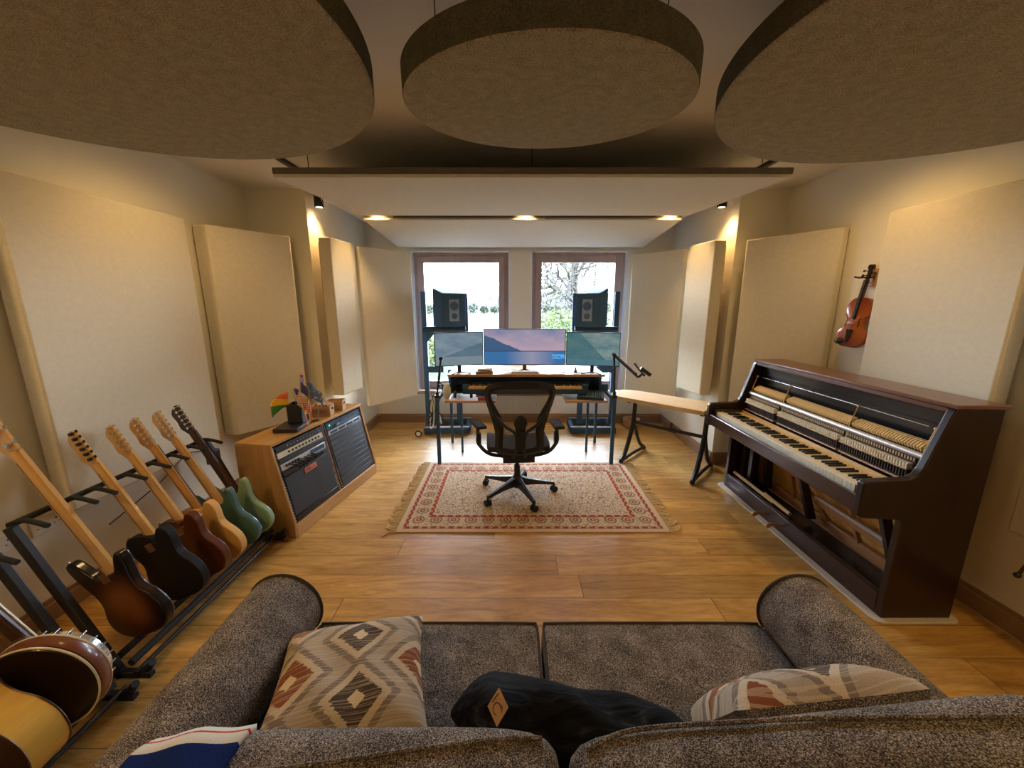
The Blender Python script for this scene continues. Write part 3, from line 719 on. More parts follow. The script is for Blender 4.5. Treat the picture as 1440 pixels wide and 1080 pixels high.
B().prism([(-.022, .86), (.022, .86), (.036, .90), (.034, 1.04), (-.034, 1.04), (-.036, .90)], 'xz', .03, .045).build('headstock', M['maple2'], t, bev=.003)
for s in (-1, 1):
    for k in range(3): B().cyl((s*.03, .037, .91+k*.045), (s*.052, .037, .91+k*.045), .003, seg=8).ball((s*.055, .037, .91+k*.045), (.008, .004, .008), 10, 6).build('tuning_peg', M['chrome'], t)

# ------------------------------------------------------------------ wall sockets
for y, z, lab in ((1.63, .52, 'white double power socket on left wall, nearer one behind the stand post'), (1.83, .52, 'white double power socket on left wall, farther one behind the stand post')):
    t = E('wall_socket', lab, 'power socket', (XL, y, z), group='wall sockets behind the guitars')
    B().lo((0, -.073, -.043), (.009, .073, .043)).build('faceplate', M['white'], t, bev=.003)
    b = B()
    for s in (-1, 1): b.lo((.0092, s*.036-.004, .008), (.0105, s*.036+.004, .016)).lo((.0092, s*.036-.015, -.012), (.0105, s*.036-.008, -.008)).lo((.0092, s*.036+.008, -.012), (.0105, s*.036+.015, -.008))
    b.build('pin_hole', M['black'], t)
t = E('power_adapter', 'black plug-in power adapter with cable on left wall beside the wooden cabinet', 'power adapter', (-2.30, 2.78, .50))
B().lo((-.03, -.04, -.055), (.03, .04, .055)).build('casing', M['black'], t, bev=.008)
B().tube(smooth_path([(0, -.02, .05), (.03, -.25, .12), (.10, -.55, .06), (.12, -.9, -.02)], 6), .004, 6).build('cable', M['black'], t)
B().tube(smooth_path([(.02, .02, -.055), (.10, .05, -.25), (.05, .10, -.44), (.12, .2, -.49)], 6), .004, 6).build('cable', M['black'], t)

# ------------------------------------------------------------------ wooden rack cabinet
RA = R(-10)
rk = E('rack_cabinet', 'sloping oak studio rack cabinet with black audio units on the left side', 'rack cabinet', (-1.648, 3.06, 0), (0, 0, RA))
prof = [(-.2, 0), (.2, 0), (.205, .10), (.085, .68), (-.2, .68)]
for y in (-.563, .543): B().prism(prof, 'xz', y, y+.02).build('side_panel', M['oakz'], rk, bev=.003)
B().lo((-.2, -.563, .68), (.088, .563, .70)).build('top', M['oak'], rk, bev=.003)
B().lo((.17, -.543, 0), (.203, .543, .10)).build('plinth', M['oak'], rk, bev=.003)
B().prism([(-.19, .02), (.19, .1), (.07, .68), (-.19, .68)], 'xz', -.012, .008).build('divider', M['oakz'], rk, bev=.002)
B().lo((-.2, -.543, .01), (-.19, .543, .68)).build('back_board', M['oak'], rk)
th = math.atan2(.12, .58); SL = math.hypot(.12, .58)
# slanted-face frame: u=y, w=up the slope, n=outwards
fm = Matrix(((0, -math.sin(th), math.cos(th), .205), (1, 0, 0, 0), (0, math.cos(th), math.sin(th), .10), (0, 0, 0, 1)))
def rb(): return B()
def slab(u0, u1, w0, w1, n0, n1): return B().lo((u0, w0, n0), (u1, w1, n1))
for u in (-.543, -.035, .008, .52):
    b = slab(u, u+.023, .005, SL-.01, -.025, -.010).xf(fm); st = b.build('rack_rail', M['black'], rk)
    b = B()
    for k in range(26): b.lo((u+.008, .018+k*.022, -.0098), (u+.015, .026+k*.022, -.0088))
    b.xf(fm).build('screw', M['chrome'], st)
def unit(name, u0, u1, w0, w1, mat, n=.0): return slab(u0, u1, w0, w1, -.12, -.006+n).xf(fm).build(name, mat, rk, bev=.002)
def knobs(par, us, w, r, mat, h=.012, nm='knob'):
    for u in us: B().cyl((u, w, -.007), (u, w, -.006+h), r, r*.85, 14).xf(fm).build(nm, mat, par)
a0, a1 = -.520, -.036
u = unit('rack_unit', a0, a1, .535, .578, M['black']); knobs(u, [a0+.10+k*.034 for k in range(11)], .556, .007, M['steel'])
u = unit('patch_bay', a0, a1, .488, .530, M['ivory']); knobs(u, [a0+.11+k*.036 for k in range(10)], .509, .009, M['black'], .004)
u = unit('rack_unit', a0, a1, .452, .484, M['black'])
u = unit('preamp_unit', a0, a1, .398, .447, M['silver'])
slab(a1-.18, a1-.02, .408, .438, -.006, -.003).xf(fm).build('display', plain('lcd_blue', (.06, .12, .20), .2), u)
knobs(u, [a0+.05+k*.03 for k in range(5)], .425, .009, M['black'])
b = B()
for k in range(7):
    p = a0+.08+k*.035; b.tube(smooth_path([(p, .42, 0), (p+.02, .40, .05), (p+.05, .37, .03), (p+.03+.02*(k % 2), .41, .0)], 4), .004, 6)
b.xf(fm).build('patch_cable', M['rubber'], u)
u = unit('drawer', a0, a1, .355, .394, M['black']); slab(a1-.30, a1-.05, .366, .384, -.006, -.001).xf(fm).build('drawer_pull', M['blackboard'], u)
u = unit('amplifier_front', a0, a1, .055, .350, M['black'])
lb = slab(a0+.19, a0+.325, .298, .338, -.005, 0).xf(fm).build('badge', plain('orange_badge', (.62, .12, .04), .5), u, bev=.002)
b = B()
for k in range(6): b.lo((a0+.205+k*.017, .310, 0), (a0+.205+k*.017+.010, .326, .0008)) if k < 3 else b.lo((a0+.205+k*.017, .312, 0), (a0+.205+k*.017+.009, .317, .0008))
b.xf(fm).build('badge_mark', M['black'], lb)
B().tube(smooth_path([(a0+.30, .30, .0), (a0+.33, .22, .004), (a0+.31, .15, .002), (a0+.33, .09, .001)], 5), .0014, 5).xf(fm).build('loose_wire', plain('red_wire', (.25, .05, .04), .5), u)
u = unit('vent_panel', a0, a1, .010, .050, M['blackboard'])
c0, c1 = .031, .520
u = unit('effects_unit', c0, c1, .515, .578, M['speaker']); knobs(u, [c0+.20+k*.024 for k in range(10)], .556, .006, M['steel'])
slab(c0+.15, c0+.44, .522, .542, -.006, -.002).xf(fm).build('control_strip', M['grille'], u)
B().cyl((c0+.04, .553, -.006), (c0+.04, .553, -.003), .006).xf(fm).build('power_led', Mt('green_led').set(col=(.1, .8, .3), emit=(.1, 1, .4), es=2).m, u)
B().cyl((c0+.12, .536, -.006), (c0+.12, .536, .014), .010).cyl((c0+.145, .540, -.006), (c0+.145, .540, .01), .007).xf(fm).build('knob', M['silver'], u)
u = unit('interface_unit', c0, c1, .470, .511, M['steel'])
for k in range(4): slab(c0+.03+k*.115, c0+.12+k*.115, .480, .500, -.006, -.003).xf(fm).build('slot', M['black'], u)
slat = plain('blank_panel_slate', (.035, .042, .055), .45)
for k in range(10): unit('blank_panel', c0, c1, .012+k*.0455, .012+k*.0455+.043, slat)

# things on the cabinet
def onrack(x, y): v = Euler((0, 0, RA)).to_matrix() @ Vector((x, y, 0)); return (-1.648+v.x, 3.06+v.y, .70)
p = onrack(-.02, -.22)
t = E('media_box', 'flat black set-top style box on the wooden cabinet', 'box', p, (0, 0, RA+.25))
B().lo((-.09, -.11, .004), (.09, .11, .034)).build('casing', M['black'], t, bev=.004)
b = B()
for x in (-.07, .07):
    for y in (-.09, .09): b.cyl((x, y, 0), (x, y, .005), .008)
b.build('foot', M['rubber'], t)
p = onrack(-.025, -.135)
t = E('pen_pot', 'black square pot holding small flags on the flat black box', 'pot', (p[0], p[1], .735), (0, 0, RA+.25))
b = B(); s = .056
b.lo((-s, -s, 0), (s, s, .006)).lo((-s, -s, 0), (-s+.004, s, .15)).lo((s-.004, -s, 0), (s, s, .15)).lo((-s, -s, 0), (s, -s+.004, .15)).lo((-s, s-.004, 0), (s, s, .15)); b.build('pot_walls', M['black'], t, bev=.001)
def flagmat(kind):
    m = Mt('flag_'+kind); x, y, z = m.xyz()
    if kind == 'stripes': c = m.mix((z*65.0).fract().gt(.5), (.75, .70, .62), (.45, .04, .04)); c = m.mix(x.lt(.055)*z.gt(-.055), c, (.05, .06, .22))
    elif kind == 'tricolour': c = (z*-6.5).ramp((.0, (.75, .16, .03)), (.33, (.85, .5, .04)), (.66, (.06, .25, .05)), const=True)
    elif kind == 'blue': c = m.mix(m.voro(m.comb(x, z, 0.0), 40).lt(.25), (.12, .24, .52), (.8, .72, .25))
    elif kind == 'union': c = m.mix(((x-z).abs().lt(.006)+((x-.05).abs().lt(.007))+(z.abs().lt(.006))).clamp(), (.06, .06, .22), (.6, .06, .07))
    else: c = m.mix((x*20.0).fract().gt(.5), (.75, .12, .05), (.8, .62, .2))
    m.set(col=c, rough=.8); return m.m
fl = [((-.02, -.015), (-.10, -.05), 'tricolour', .24, 'small orange, yellow and green flag drooping left from the black pot', R(200)), ((.0, -.02), (.03, -.05), 'stripes', .27, 'small red and white striped flag in the black pot', R(-25)),
      ((.01, .01), (.08, .03), 'union', .37, 'tallest small blue and red crossed flag in the black pot', R(-50)), ((.02, .015), (.20, .08), 'blue', .31, 'small blue flag with yellow marks leaning right in the black pot', R(-20)),
      ((.025, -.015), (.38, .05), 'redyellow', .20, 'small red and yellow flag hanging lowest right of the black pot', R(-80))]
for (ox, oy), (lx, ly), kind, L, lab, ang in fl:
    f = E('small_flag', lab, 'flag', (p[0]+ox, p[1]+oy, .744), (0, 0, 0), 'small flags in the black pot')
    d = Vector((lx, ly, 1)).normalized(); top = d*L
    B().cyl((0, 0, 0), top, .0022, seg=6).build('pole', M['brass'], f)
    ca, sa = math.cos(ang), math.sin(ang)
    b = B()
    def ff(u, v, top=top, d=d):
        w = .10*u; sag = .055*u*u*(1.2)
        q = top-d*.085*v-d*.004
        return Vector((w*1.25, .016*math.sin(u*7+v*2), -.115*v-sag*1.2))
    cl = b.surf(ff, 12, 7)
    o = b.build('cloth', flagmat(kind), f, loc=tuple(top-d*.004), rot=(0, 0, ang), solid=.0012)
p = onrack(.02, .0)
t = E('glass_tumbler', 'clear glass tumbler beside the black pot on the cabinet', 'glass', p)
B().lathe([(.026, 0), (.030, .002), (.033, .085), (.031, .085), (.028, .006), (.001, .006)], 28).build('tumbler_wall', M['glassw'], t)
def crate(loc, yaw, sx, sy, label, word):
    t = E('wooden_crate', label, 'crate', loc, (0, 0, yaw), 'small wooden crates on the cabinet')
    h = .09
    b = B(); b.lo((-sx, -sy, 0), (sx, sy, .006)); b.build('crate_floor', M['ply'], t)
    for s in (-1, 1):
        B().lo((-sx, s*sy-.004, .0), (sx, s*sy+.004, h)).build('crate_side', M['ply'], t, bev=.001)
        B().lo((s*sx-.004, -sy+.004, .0), (s*sx+.004, sy-.004, h*.55)).lo((s*sx-.004, -sy+.004, h*.78), (s*sx+.004, sy-.004, h)).lo((s*sx-.004, -sy+.004, h*.5), (s*sx+.004, -sy*.4, h*.8)).lo((s*sx-.004, sy*.4, h*.5), (s*sx+.004, sy-.004, h*.8)).build('crate_end', M['ply'], t)
    if word:
        c = bpy.data.curves.new('lettering', 'FONT'); c.body = word; c.size = .044; c.extrude = .0004; c.align_x = 'CENTER'; c.materials.append(M['rosewood'])
        tmp = bpy.data.objects.new('tmp', c); me = bpy.data.meshes.new_from_object(tmp); bpy.data.objects.remove(tmp)
        o = bpy.data.objects.new('lettering', me); C.objects.link(o); o.parent = t; o.location = (0, -sy-.0048, .034); o.rotation_euler = (PI/2, 0, 0)
        B().lo((-sx+.02, -sy-.0046, .024), (sx-.02, -sy-.0039, .027)).build('printed_line', M['rosewood'], t)
    return t
p = onrack(-.03, .16); cr = crate(p, RA+.30, .078, .06, 'small wooden crate with dark lettering, full of thin packets, on the cabinet', 'ROAD')
p2 = onrack(-.03, .35); crate(p2, RA+.30, .07, .055, 'plain small wooden crate behind the lettered one on the cabinet', '')
for i in range(9):
    q = Vector((-.052+i*.013, random.uniform(-.01, .01), .01)); w = Euler((0, 0, RA+.30)).to_matrix() @ q
    c = [(.45, .2, .12), (.7, .55, .42), (.3, .12, .1), (.75, .68, .6)][i % 4]
    o = B().lo((-.0035, -.045, 0), (.0035, .048, .098)).build('packet', plain('packet_card_%d' % (i % 4), c, .6), None, loc=(p[0]+w.x, p[1]+w.y, .707), rot=(0, .25, RA+.30))
    tag(o, 'thin card packet standing in the lettered wooden crate', 'packet', 'packets in the crate')

# ------------------------------------------------------------------ piano
pn = E('upright_piano', 'mahogany upright piano with front panels removed, standing by the right wall', 'piano', (2.15, 2.52, .012))
pp = [(.18, 0), (.18, 1.15), (-.05, 1.15), (-.062, 1.13), (-.145, .85), (-.165, .815), (-.20, .795), (-.405, .785), (-.42, .77), (-.42, .60), (-.40, .585), (-.21, .575), (-.19, .56), (-.19, 0)]
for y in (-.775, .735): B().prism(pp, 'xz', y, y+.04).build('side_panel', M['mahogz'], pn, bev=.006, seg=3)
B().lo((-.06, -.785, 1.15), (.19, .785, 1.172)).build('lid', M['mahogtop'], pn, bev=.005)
B().lo((-.052, -.735, 1.125), (-.03, .735, 1.149)).build('lid_rail', M['mahogtop'], pn, bev=.003)
B().prism([(.02, .80), (.03, .80), (.0, 1.125), (-.012, 1.125)], 'xz', -.735, .735).build('black_panel', M['blackboard'], pn)
B().cyl((-.035, -.66, 1.03), (-.035, .66, 1.03), .0028, seg=8).build('muffler_rail', M['chrome'], pn)
B().lo((-.40, -.735, .60), (.02, .735, .655)).build('keybed', M['mahog'], pn, bev=.004)
B().lo((-.412, -.735, .60), (-.388, .735, .690)).build('key_slip', M['mahog'], pn, bev=.006)
for s in (-1, 1): B().lo((-.385, s*.735-(.045 if s > 0 else 0), .655), (-.15, s*.735+(.045 if s < 0 else 0), .735)).build('key_block', M['mahog'], pn, bev=.004)
KW = (2*.688)/52
wk = B().lo((-.375, .0006, .675), (-.225, KW-.0006, .722)).build('white_key', M['ivory'], pn, bev=.0015)
wk.location = (0, -.688, 0)
for k in range(1, 52): o = wk.copy(); C.objects.link(o); o.location = (0, -.688+k*KW, 0)
# near end is treble: keys run bass (far, +y) to treble (near, -y)
bk = B().prism([(-.325, .722), (-.322, .733), (-.225, .733), (-.225, .70), (-.325, .70)], 'xz', -.0055, .0055).build('black_key', M['ebony'], pn, bev=.0015)
first = True
for k in range(51):
    idx = (50-k)          # count white keys from bass
    if (idx % 7) in (0, 2, 3, 5, 6) and not (idx == 51):   # A# C# D# F# G#
        o = bk if first else bk.copy()
        if not first: C.objects.link(o)
        first = False; o.location = (0, -.688+(k+1)*KW, 0)
b = B()
for k in range(88):
    y = -.688+k*(1.376/88); b.lo((-.224, y+.001, .68), (-.155, y+.0145, .716))
b.build('key_tails', M['keywood'], pn)
b = B()
for k in range(88):
    y = -.688+(k+.5)*(1.376/88); b.cyl((-.192+(k % 2)*.012, y, .716), (-.192+(k % 2)*.012, y, .7185), .0028, seg=6)
b.build('balance_pin', M['brass'], pn)
B().lo((-.155, -.69, .70), (-.148, .69, .735)).build('action_rail', M['keywood'], pn)
B().lo((-.115, -.70, .66), (-.02, .70, .70)).build('action_sill', M['mahog'], pn)
B().cyl((-.085, -.715, .885), (-.085, .715, .885), .017, seg=16).build('hammer_rail', M['silver'], pn)
secs = [(-.69, -.02), (.01, .30), (.33, .69)]
secs = [(-.69, -.28), (-.26, .29), (.33, .69)]

N = 0
H = None
for (y0, y1) in secs:
    n = int((y1-y0)/.0155); wip, jack, flan = B(), B(), B()
    for k in range(n):
        y = y0+(k+.5)*(y1-y0)/n
        wip.lo((-.135, y-.0036, .815), (-.105, y+.0036, .842))
        jack.lo((-.130, y-.003, .76), (-.100, y+.003, .806)); flan.lo((-.100, y-.0035, .85), (-.05, y+.0035, .868))
        flan.lo((-.125, y-.004, .742), (-.10, y+.004, .752))
        if H is None:
            H = B().prism([(-.075, .905), (-.045, .915), (-.022, .945), (-.03, .957), (-.06, .948), (-.085, .925)], 'xz', -.0056, .0056).build('hammer', M['hammerfelt'], pn, bev=.002)
            H.location = (0, y, 0)
            S = B().cyl((-.055, 0, .85), (-.055, 0, .915), .0028, seg=6).build('hammer_shank', M['actionwood'], H)
        else:
            o = H.copy(); C.objects.link(o); o.location = (0, y, 0)
            q = S.copy(); C.objects.link(q); q.parent = o
    wip.build('wippen_row', M['ivory'], pn); jack.build('jack_row', M['darkfelt'], pn); flan.build('flange_row', M['actionwood'], pn)
    B().lo((-.14, y0, .808), (-.095, y1, .815)).build('action_beam', M['actionwood'], pn)
    B().cyl((-.128, y0, .748), (-.128, y1, .748), .006, seg=8).build('capstan_rail', plain('capstan_rail_wood', (.45, .25, .12), .5), pn)
    B().lo((-.097, y0, .76), (-.09, y1, .88)).build('action_backing', M['darkfelt'], pn)
for y in (-.705, -.27, .31, .705): B().box((-.09, y, .82), (.012, .006, .24), (0, .1, 0)).ball((-.05, y, 1.03), .009, 10, 8).cyl((-.08, y, .93), (-.05, y, 1.03), .004, seg=6).build('action_bracket', M['brass'], pn)
# lower half, opened up
B().prism([(-.19, 0), (-.155, 0), (-.155, .125), (-.19, .125)], 'xz', -.735, .735).build('bottom_rail', M['mahog'], pn, bev=.004)
B().lo((-.155, -.735, .03), (.08, .735, .06)).build('bottom_board', M['blackboard'], pn)
B().lo((.145, -.735, .06), (.16, .735, 1.12)).build('soundboard', M['gold'], pn)
b = B()   # cast iron plate: frame with openings and diagonal struts
b.lo((.085, -.735, .06), (.115, .735, .13)).lo((.085, -.735, .56), (.115, .735, .80)).lo((.085, -.735, .06), (.115, -.69, .80)).lo((.085, .70, .06), (.115, .735, .80))
b.lo((.07, -.60, .20), (.10, .06, .25)).lo((.07, .16, .30), (.10, .6, .35))
b.build('iron_plate', M['bronze'], pn, bev=.006)
for (y0, z0, y1, z1) in ((-.30, .12, -.05, .58), (.28, .12, .45, .58), (-.68, .12, -.52, .58), (-.05, .13, .28, .33)):
    d = Vector((0, y1-y0, z1-z0)); B().box((.095, (y0+y1)/2, (z0+z1)/2), (.03, .022, d.length), (-math.atan2(d.y, d.z), 0, 0)).build('plate_rib', M['bronze'], pn, bev=.005)
for (y0, z0, y1, z1) in ((-.62, .10, -.40, .60), (.02, .10, .30, .62), (.50, .10, .58, .60)):
    d = Vector((0, y1-y0, z1-z0)); 
    B().box((.03, (y0+y1)/2, (z0+z1)/2), (.06, .03, d.length), (-math.atan2(d.y, d.z), 0, 0)).build('diagonal_post', M['mahogz'], pn, bev=.004)
b = B()
for k in range(46):
    y = -.56+k*.0135; b.cyl((.065, y, .225), (.065, y+.18, .60), .0011, seg=4)
b.build('treble_strings', M['string'], pn)
b = B()
for k in range(30):
    y = .14+k*.014; b.cyl((.06, y+.04, .32), (.06, y-.10, .60), .0022, seg=5)
b.build('bass_strings', M['string'], pn)
B().lo((.05, -.56, .255), (.07, .05, .275)).lo((.05, .18, .36), (.07, .6, .378)).build('bridge_strip', M['silver'], pn)
for (y0, z0, y1, z1) in ((.72, .145, .20, .135), (.30, .155, .02, .14)):
    B().tube([(-.135, y0, z0), (-.13, y1, z1)], .014, 6).build('trapwork_lever', M['keywood'], pn)
for y in (.16, .0):
    b = B(); b.tube(smooth_path([(-.18, y, .055), (-.24, y, .07), (-.28, y, .066), (-.305, y, .05)], 5), [.008, .008, .008, .008, .009, .010, .011, .012, .013, .014, .015, .016, .016, .016, .014, .010], 10)
    b.build('pedal', M['bronze'], pn)
for y in (.70, .60): B().lo((-.10, y-.045, .06), (-.075, y-.005, .60)).build('front_post', M['mahogz'], pn)
for y in (-.6, .6):
    for x in (-.12, .12): B().cyl((x, y-.02, .0), (x, y+.02, .0), .012).build('caster', M['brass'], pn)
# felt underlay
rr = [(cx_+.045*math.cos(R(a0_+k*15)), cy_+.045*math.sin(R(a0_+k*15))) for cx_, cy_, a0_ in ((.175, .775, 0), (-.19, .775, 90), (-.19, -.76, 180), (.175, -.76, 270)) for k in range(7)]
mt = B().prism(rr, 'xy', 0, .012).build('underlay_mat', M['matfelt'], None, bev=.004)
mt.location = (2.15, 2.52, 0); tag(mt, 'pale felt mat lying under the upright piano', 'mat')

# ------------------------------------------------------------------ violin
vl = E('violin', 'orange-brown violin hanging on the right wall between two fabric panels', 'violin', (2.47, 2.82, 1.34), (R(3), R(7), R(12)))
VO = [(0, 0), (.05, .003), (.09, .03), (.104, .075), (.095, .115), (.075, .13), (.058, .17), (.06, .205), (.076, .225), (.084, .27), (.075, .32), (.045, .35), (.0, .356)]
VO = VO+[(-x, z) for x, z in VO[-2:0:-1]]
vm = sunburst((0, .17), (.16, .26), (.42, .11, .02), (.26, .05, .012), (.10, .02, .008), 'violin_varnish')
# local frame: front faces -x (room); x,z outline turned: prism in yz plane
b = B(); b.prism(smooth_loop(VO, 4), 'yz', -.018, .018); b.build('body', vm, vl, bev=.006, seg=3)
def vtop(s):
    b = B(); pts = smooth_loop([(x*.93, .01+z*.955) for x, z in VO], 4); n = len(pts)
    c = Vector((0, .175)); rings = []
    for k in range(5):
        f = 1-k*.22; rings.append([b.bm.verts.new((s*(.018+.012*(1-(1-k*.22)**2)), p[0]*f, c.y+(p[1]-c.y)*f)) for p in pts])
    for k in range(4):
        for i in range(n): b.bm.faces.new((rings[k][i], rings[k][(i+1) % n], rings[k+1][(i+1) % n], rings[k+1][i]))
    b.bm.faces.new(rings[-1]); return b
vtop(-1).build('arched_top', vm, vl, smooth=60)
B().prism([(-.012, .20), (.012, .20), (.0115, .475), (-.0115, .475)], 'yz', -.043, -.034).build('fingerboard', M['ebony'], vl, bev=.002)
B().prism([(-.011, .33), (.011, .33), (.011, .48), (-.011, .48)], 'yz', -.034, -.014).build('neck', vm, vl, bev=.004)
B().prism([(-.010, .48), (.010, .48), (.008, .55), (-.008, .55)], 'yz', -.036, -.014).build('pegbox', M['mahogz'], vl, bev=.003)
B().cyl((-.022, -.012, .565), (-.022, .012, .565), .018, seg=20).cyl((-.022, -.018, .565), (-.022, .018, .565), .009, seg=14).build('scroll', M['mahogz'], vl)
for k in range(4):
    s = 1 if k % 2 else -1; B().cyl((-.026, 0, .492+k*.015), (-.026, s*.034, .492+k*.015), .003, seg=8).ball((-.026, s*.038, .492+k*.015), (.004, .009, .008), 10, 6).build('tuning_peg', M['ebony'], vl)
B().prism([(-.009, .03), (.009, .03), (.021, .125), (-.021, .125)], 'yz', -.040, -.033).build('tailpiece', M['ebony'], vl, bev=.002)
B().lo((-.048, -.019, .165), (-.031, .019, .170)).build('bridge', M['keywood'], vl)
for k in range(4): B().cyl((-.046, -.006+k*.004, .125), (-.045, -.005+k*.0033, .48), .0005, seg=4).build('string', M['chrome'], vl)
B().ball((-.03, .055, .035), (.014, .032, .024)).build('chin_rest', M['ebony'], vl)
for s in (-1, 1): B().tube(smooth_path([(-.031, s*.040, .145), (-.0325, s*.046, .165), (-.0325, s*.040, .19), (-.032, s*.046, .21)], 4), .0022, 5).build('sound_hole', M['ebony'], vl)
hk = E('violin_hanger', 'small wooden wall hook holding up the violin', 'wall hook', (2.55, 2.80, 1.83))
B().lo((-.020, -.035, -.06), (-.0, .035, .06)).build('wood_plate', M['oakz'], hk, bev=.003)
B().cyl((-.02, 0, 0), (-.085, 0, .0), .005).tube([(-.115, -.028, .006), (-.085, -.02, 0), (-.085, .02, 0), (-.115, .028, .006)], .006, 8).build('fork', M['rubber'], hk)
for z in (-.035, .035): B().cyl((-.022, 0, z), (-.0195, 0, z), .006).build('screw', M['black'], hk)
rd = E('hanging_rod', 'thin dark rod hanging low on the right wall at the photo edge', 'rod', (2.415, 1.61, .375))
B().cyl((0, 0, 0), (-.0, -.16, .62), .007, seg=8).build('shaft', M['rosewood'], rd); B().ball((0, 0, .005), .014, 10, 8).build('tip', M['black'], rd)

# ------------------------------------------------------------------ bench / folding stand with board
ba = math.atan2(-.52, .56)
bn = E('folding_bench', 'long padded board on a black adjustable stand left of the piano', 'bench', (1.60, 3.76, 0), (0, 0, ba))
# board: tapering to rounded left end
bd = smooth_loop([(-.60, -.10), (-.56, -.17), (-.40, -.20), (0, -.205), (.26, -.205), (.36, -.20), (.38, -.18), (.38, .18), (.36, .205), (0, .205), (-.40, .20), (-.56, .16), (-.60, .10), (-.615, 0)], 4)
B().prism([(x, y+.0) for x, y in bd], 'xy', .655, .695).build('padded_board', M['bench'], bn, bev=.015, seg=4)
for sx in (-.36, .36):
    b = B(); b.tube(smooth_path([(sx, -.27, .03), (sx, -.17, .12), (sx, -.04, .40), (sx, -.02, .655)], 5), .023, 8); b.build('leg', M['blackm'], bn)
    b = B(); b.tube(smooth_path([(sx, .28, .03), (sx, .14, .13), (sx, .0, .36), (sx, -.02, .44)], 5), .020, 8); b.build('leg', M['blackm'], bn)
    b = B(); b.tube([(sx, -.27, .025), (sx, .0, .035), (sx, .28, .025)], .017, 8); b.build('foot_bar', M['blackm'], bn)
    for y in (-.27, .28): B().ball((sx, y, .02), (.024, .03, .02), 10, 8).build('foot_cap', M['rubber'], bn)
    B().lo((sx-.015, -.18, .64), (sx+.015, .18, .656)).build('support_bar', M['blackm'], bn)
B().cyl((-.36, -.03, .40), (.36, -.03, .40), .018, seg=12).cyl((.02, -.03, .40), (.10, -.03, .40), .024, seg=12).build('cross_tube', M['blackm'], bn)
B().cyl((.04, -.03, .42), (.04, -.03, .455), .007).ball((.04, -.03, .46), .017, 10, 8).build('clamp_knob', M['black'], bn)
t = E('wooden_bowl', 'pale wooden bowl on the floor below the right window panel', 'bowl', (1.62, 5.0, 0))
B().lathe([(.07, 0), (.10, .03), (.115, .13), (.108, .13), (.09, .03), (.001, .02)], 28).build('bowl_wall', M['desk'], t)

# ------------------------------------------------------------------ speakers on towers
def tower(cx, cy, yaw, side, mirror):
    t = E('speaker_stand', 'tall black metal speaker stand with open uprights at the %s of the desk' % side, 'speaker stand', (cx, cy, 0), (0, 0, yaw), 'speaker stands in front of the windows')
    m = mirror; H = 1.80; w = .265
    B().lo((m*w-.03, -.025, .06), (m*w+.03, .025, H)).build('outer_post', M['speaker'], t, bev=.004)
    B().lo((-m*w-.022, -.02, 1.30), (-m*w+.022, .02, H-.02)).build('inner_post', M['speaker'], t, bev=.004)
    B().lo((-w, -.15, 1.33), (w, .15, 1.37)).lo((-w, -.15, 1.29), (w, -.13, 1.37)).build('shelf', M['speaker'], t, bev=.004)
    B().lo((m*w-.02, -.02, .78), (m*w-m*.22, .02, .86)).build('cross_arm', M['speaker'], t, bev=.004)
    B().prism([(m*w, 1.30), (m*w-m*.14, 1.30), (m*w, 1.14)], 'xz', -.02, .02).build('gusset', M['speaker'], t)
    for y in (-.20, .20): B().lo((-w-.02, y-.035, .02), (w+.02, y+.035, .095)).build('base_beam', M['speaker'], t, bev=.005)
    for y in (-.20, .20): B().lo((-w-.02, y-.015, .0955), (w+.02, y+.015, .103)).build('base_trim', M['steel'], t)
    for x in (-w, w): B().lo((x-.03, -.165, .02), (x+.03, .165, .085)).build('base_end', M['speaker'], t, bev=.004)
    B().lo((-m*w*.55-.035, .02, .06), (-m*w*.55+.035, .06, 1.30)).build('rear_post', M['speaker'], t, bev=.004)
    for x in (-w, w):
        for y in (-.2, .2): B().cyl((x, y-.02, .02), (x, y+.02, .02), .02).build('caster', M['steel'], t)
    return t
def speaker(cx, cy, z, yaw, side):
    t = E('studio_monitor_speaker', 'black studio speaker with painted blue flare on the %s stand in front of the window' % side, 'speaker', (cx, cy, z), (0, 0, yaw), 'studio speakers')
    W, Hh, D = .150, .40, .19
    B().prism([(-D, 0), (D, 0), (D, Hh+.075), (-D, Hh)], 'yz', -W, W).build('cabinet', M['speaker'], t, bev=.008, seg=3)
    B().lo((-.062, -D-.006, .07), (.062, -D, .33)).build('baffle_plate', M['face'], t, bev=.004)
    for zz, r in ((.25, .052), (.13, .036)):
        o = B().lathe([(r, 0), (r, -.008), (r*.85, -.006), (r*.3, .0), (.001, -.004)], 28, (0, -D-.006, zz), 'y').build('driver', M['grille'], t)
    return t
tower(-.845, 4.92, R(2), 'left', -1); tower(1.05, 4.92, R(-2), 'right', 1)
speaker(-.79, 4.90, 1.372, R(28), 'left'); speaker(1.00, 4.90, 1.372, R(-28), 'right')

